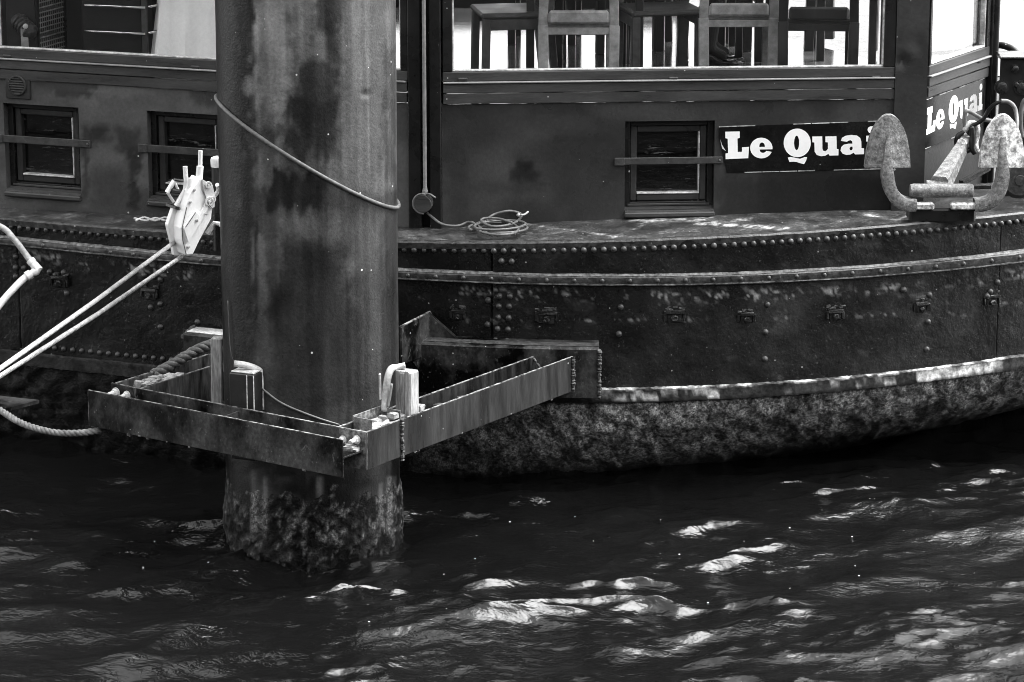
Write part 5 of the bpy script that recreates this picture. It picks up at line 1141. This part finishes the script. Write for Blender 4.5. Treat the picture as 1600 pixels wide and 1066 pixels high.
def shoe(yo, xo):
    rows = []
    for i in range(15):
        t = i / 14; x_ = xo - .085 + .295 * t; hw = .034 + .014 * math.sin(math.pi * min(1, t * 1.15)) - .028 * max(0, (t - .8) / .2) ** 2; top = .095 if t < .28 else .095 - .058 * float(sstep(.28, .62, np.array(t))) - .016 * max(0, (t - .7) / .3) ** 2
        sole = .012; row = []
        for k in range(13):
            g = math.pi * k / 12; row.append(Vector((fx + x_, fy + yo - hw * math.cos(g), FLZ + sole + (top - sole) * math.sin(g) ** .6)))
        rows.append(row)
    mb = MB().grid(rows); n_ = 13; mb.f += [tuple(range(n_)), tuple(len(mb.v) - 1 - k for k in range(n_))]
    o = mb.build('shoe', 'shoe', PERS, smooth='auto')
    pl = [(xo - .09, -.034), (xo + .03, -.036), (xo + .13, -.05), (xo + .185, -.042), (xo + .214, -.012), (xo + .214, .012), (xo + .185, .042), (xo + .13, .05), (xo + .03, .036), (xo - .09, .034)]
    MB().prism([(fx + a_, fy + yo + b_, FLZ + .001) for a_, b_ in pl], (0, 0, .013)).build('sole', 'black', PERS)
shoe(-.08, -.02); shoe(.09, 0.0)

# left: things behind the after window
gp = aty(62, 60, 18.95); gA = Vector((gp.x, 18.95, 0)); gB = aty(102, 60, 19.25); gB = Vector((gB.x, 19.25, 0)); Wg = Wall((gA.x, gA.y), (gB.x, gB.y))
t_ = thing('grille_cabinet', 'black loudspeaker cabinet with square mesh grille behind the left window', 'cabinet', ((gA.x + gB.x) / 2, 19.1, FLZ))
mb = MB(); Wg.box(mb, -.02, Wg.L + .02, FLZ, FLZ + .95, -.22, -.012, .006); mb.build('case', 'darkroom', t_)
mb = MB(); ring(Wg, mb, -.02, Wg.L + .02, FLZ + .1, FLZ + .93, .022, -.012, .004); mb.build('grille_frame', 'frame', t_)
for k in range(26): mb = MB(); Wg.box(mb, 0, Wg.L, FLZ + .13 + k * .031, FLZ + .137 + k * .031, -.010, -.004); mb.build('grille_bar', 'greywood', t_)
for k in range(13): mb = MB(); Wg.box(mb, .008 + k * (Wg.L - .02) / 12, .014 + k * (Wg.L - .02) / 12, FLZ + .12, FLZ + .92, -.0118, -.0105); mb.build('grille_bar', 'greywood', t_)
sp = aty(38, 42, 18.9); ax = (aty(55, 48, 18.85) - aty(28, 22, 18.95)).normalized()
t_ = thing('ribbed_spotlight', 'ribbed black metal spotlight tilted on a stand at the far left', 'lamp', (sp.x, 18.9, FLZ))
pr = []
for k in range(10): pr += [(-.07 + k * .014, .055 if k % 2 else .046), (-.062 + k * .014, .055 if k % 2 else .046)]
MB().lathe(sp, ax, [(-.085, .04)] + pr + [(.09, .03)], 24).build('housing', 'steel', t_, smooth='auto')
mb = MB(); q0 = aty(38, 45, 18.84); mb.bar(q0, (q0.x, 18.84, FLZ), .045, .012, (0, 1, 0), .002); mb.box(q0.x - .12, q0.x + .12, 18.78, 18.98, FLZ, FLZ + .02, .004); mb.build('stand', 'greywood', t_)
mb = MB().lathe(aty(40, 41, 18.83), (0, -1, 0), [(0, .016), (.012, .016), (.016, .008)], 10); mb.build('knob', 'galv', t_, smooth='auto')
# chrome rails round a dark counter
Yc = 18.95; p0 = aty(226, 40, Yc); t_ = thing('bar_counter', 'black counter with two chrome rails behind the left window', 'counter', (p0.x - .2, 19.2, FLZ))
cx0, cx1 = aty(125, 40, Yc).x, p0.x
mb = MB().box(cx0, cx1 - .02, Yc + .05, Yc + .6, FLZ + .1, FLZ + 1.05, .01); mb.build('counter_body', 'darkroom', t_)
for k in range(4): MB().box(cx0 + .02 + k * (cx1 - cx0 - .1) / 3, cx0 + .06 + k * (cx1 - cx0 - .1) / 3, Yc + .1, Yc + .14, FLZ, FLZ + .098, .002).build('foot', 'darkroom', t_)
mb = MB().box(cx1 - .018, cx1 + .018, Yc - .01, Yc + .03, FLZ, FLZ + 1.05, .004); mb.build('corner_post', 'midwood', t_)
for (ya, yb) in ((8, 12), (48.5, 53)):
    a_ = aty(132, ya, Yc - .02); b_ = aty(227, yb, Yc - .02); MB().tube([a_, b_], .0085, 8).build('rail', 'chrome', t_, smooth=True)
    c_ = aty(232, yb - 1, Yc - .02); d_ = c_ + Vector((.42, .62, .02)); MB().tube([c_, d_], .0085, 8).build('rail', 'chrome', t_, smooth=True)
# white cloth over a small round table
tc = at_floor(318, 19.0); t_ = thing('draped_table', 'small table under a long white cloth behind the left window', 'table', tc)
rows = []
for k in range(14):
    z = FLZ + .76 - .74 * k / 13 if k else FLZ + .762; rw = []
    for j in range(72):
        g = 2 * math.pi * j / 72; f = k / 13; r_ = (.25 if k else .02) + f * .07 + f * .028 * math.sin(9 * g) + f * .012 * math.sin(17 * g + 1); rw.append(Vector((tc[0] + r_ * math.cos(g), tc[1] + r_ * math.sin(g), z)))
    rows.append(rw + [rw[0]])
MB().grid(rows).build('cloth', 'cloth', t_, smooth='auto'); MB().lathe((tc[0], tc[1], FLZ), (0, 0, 1), [(0, .18), (.02, .18), (.022, .03), (.74, .03)], 16).build('pedestal', 'darkwood', t_)

# bubbles drifting on the water -------------------------------------------------
mb = MB(); br = random.Random(5); cnt = 0
hz_l = {}
def water_h(x, y): i = int(np.clip(np.searchsorted(gy, y), 0, len(gy) - 1)); j = int(np.clip(np.searchsorted(gx, x), 0, len(gx) - 1)); return WZ + HZ[i, j]
wv3 = wv.reshape(GX.shape[0], GX.shape[1], 3)
while cnt < 36:
    if br.random() < .5: px_, py_ = br.gauss(1120, 190), br.gauss(800, 60)
    elif br.random() < .5: px_, py_ = br.gauss(1280, 120), br.gauss(880, 30)
    else: px_, py_ = br.uniform(0, 720), br.uniform(770, 1000)
    p = atz(px_, py_, WZ)
    if abs(p.x) > 3 or p.y > 17 or (p.x - PX0) ** 2 + (p.y - PY0) ** 2 < .45: continue
    r_ = br.choice([.003, .003, .004, .004, .005, .006]); q = wv3[int(np.searchsorted(gy, p.y)), int(np.searchsorted(gx, p.x))]
    mb.lathe((q[0], q[1], q[2] - .001), (0, 0, 1), [(0, r_), (r_ * .25, r_ * .8), (r_ * .36, r_ * .4), (r_ * .4, .0005)], 8); cnt += 1
tag(mb.build('foam_bubbles', 'foam', None, smooth=True), 'scattered white foam bubbles drifting on the dark water', 'foam', kind='stuff')
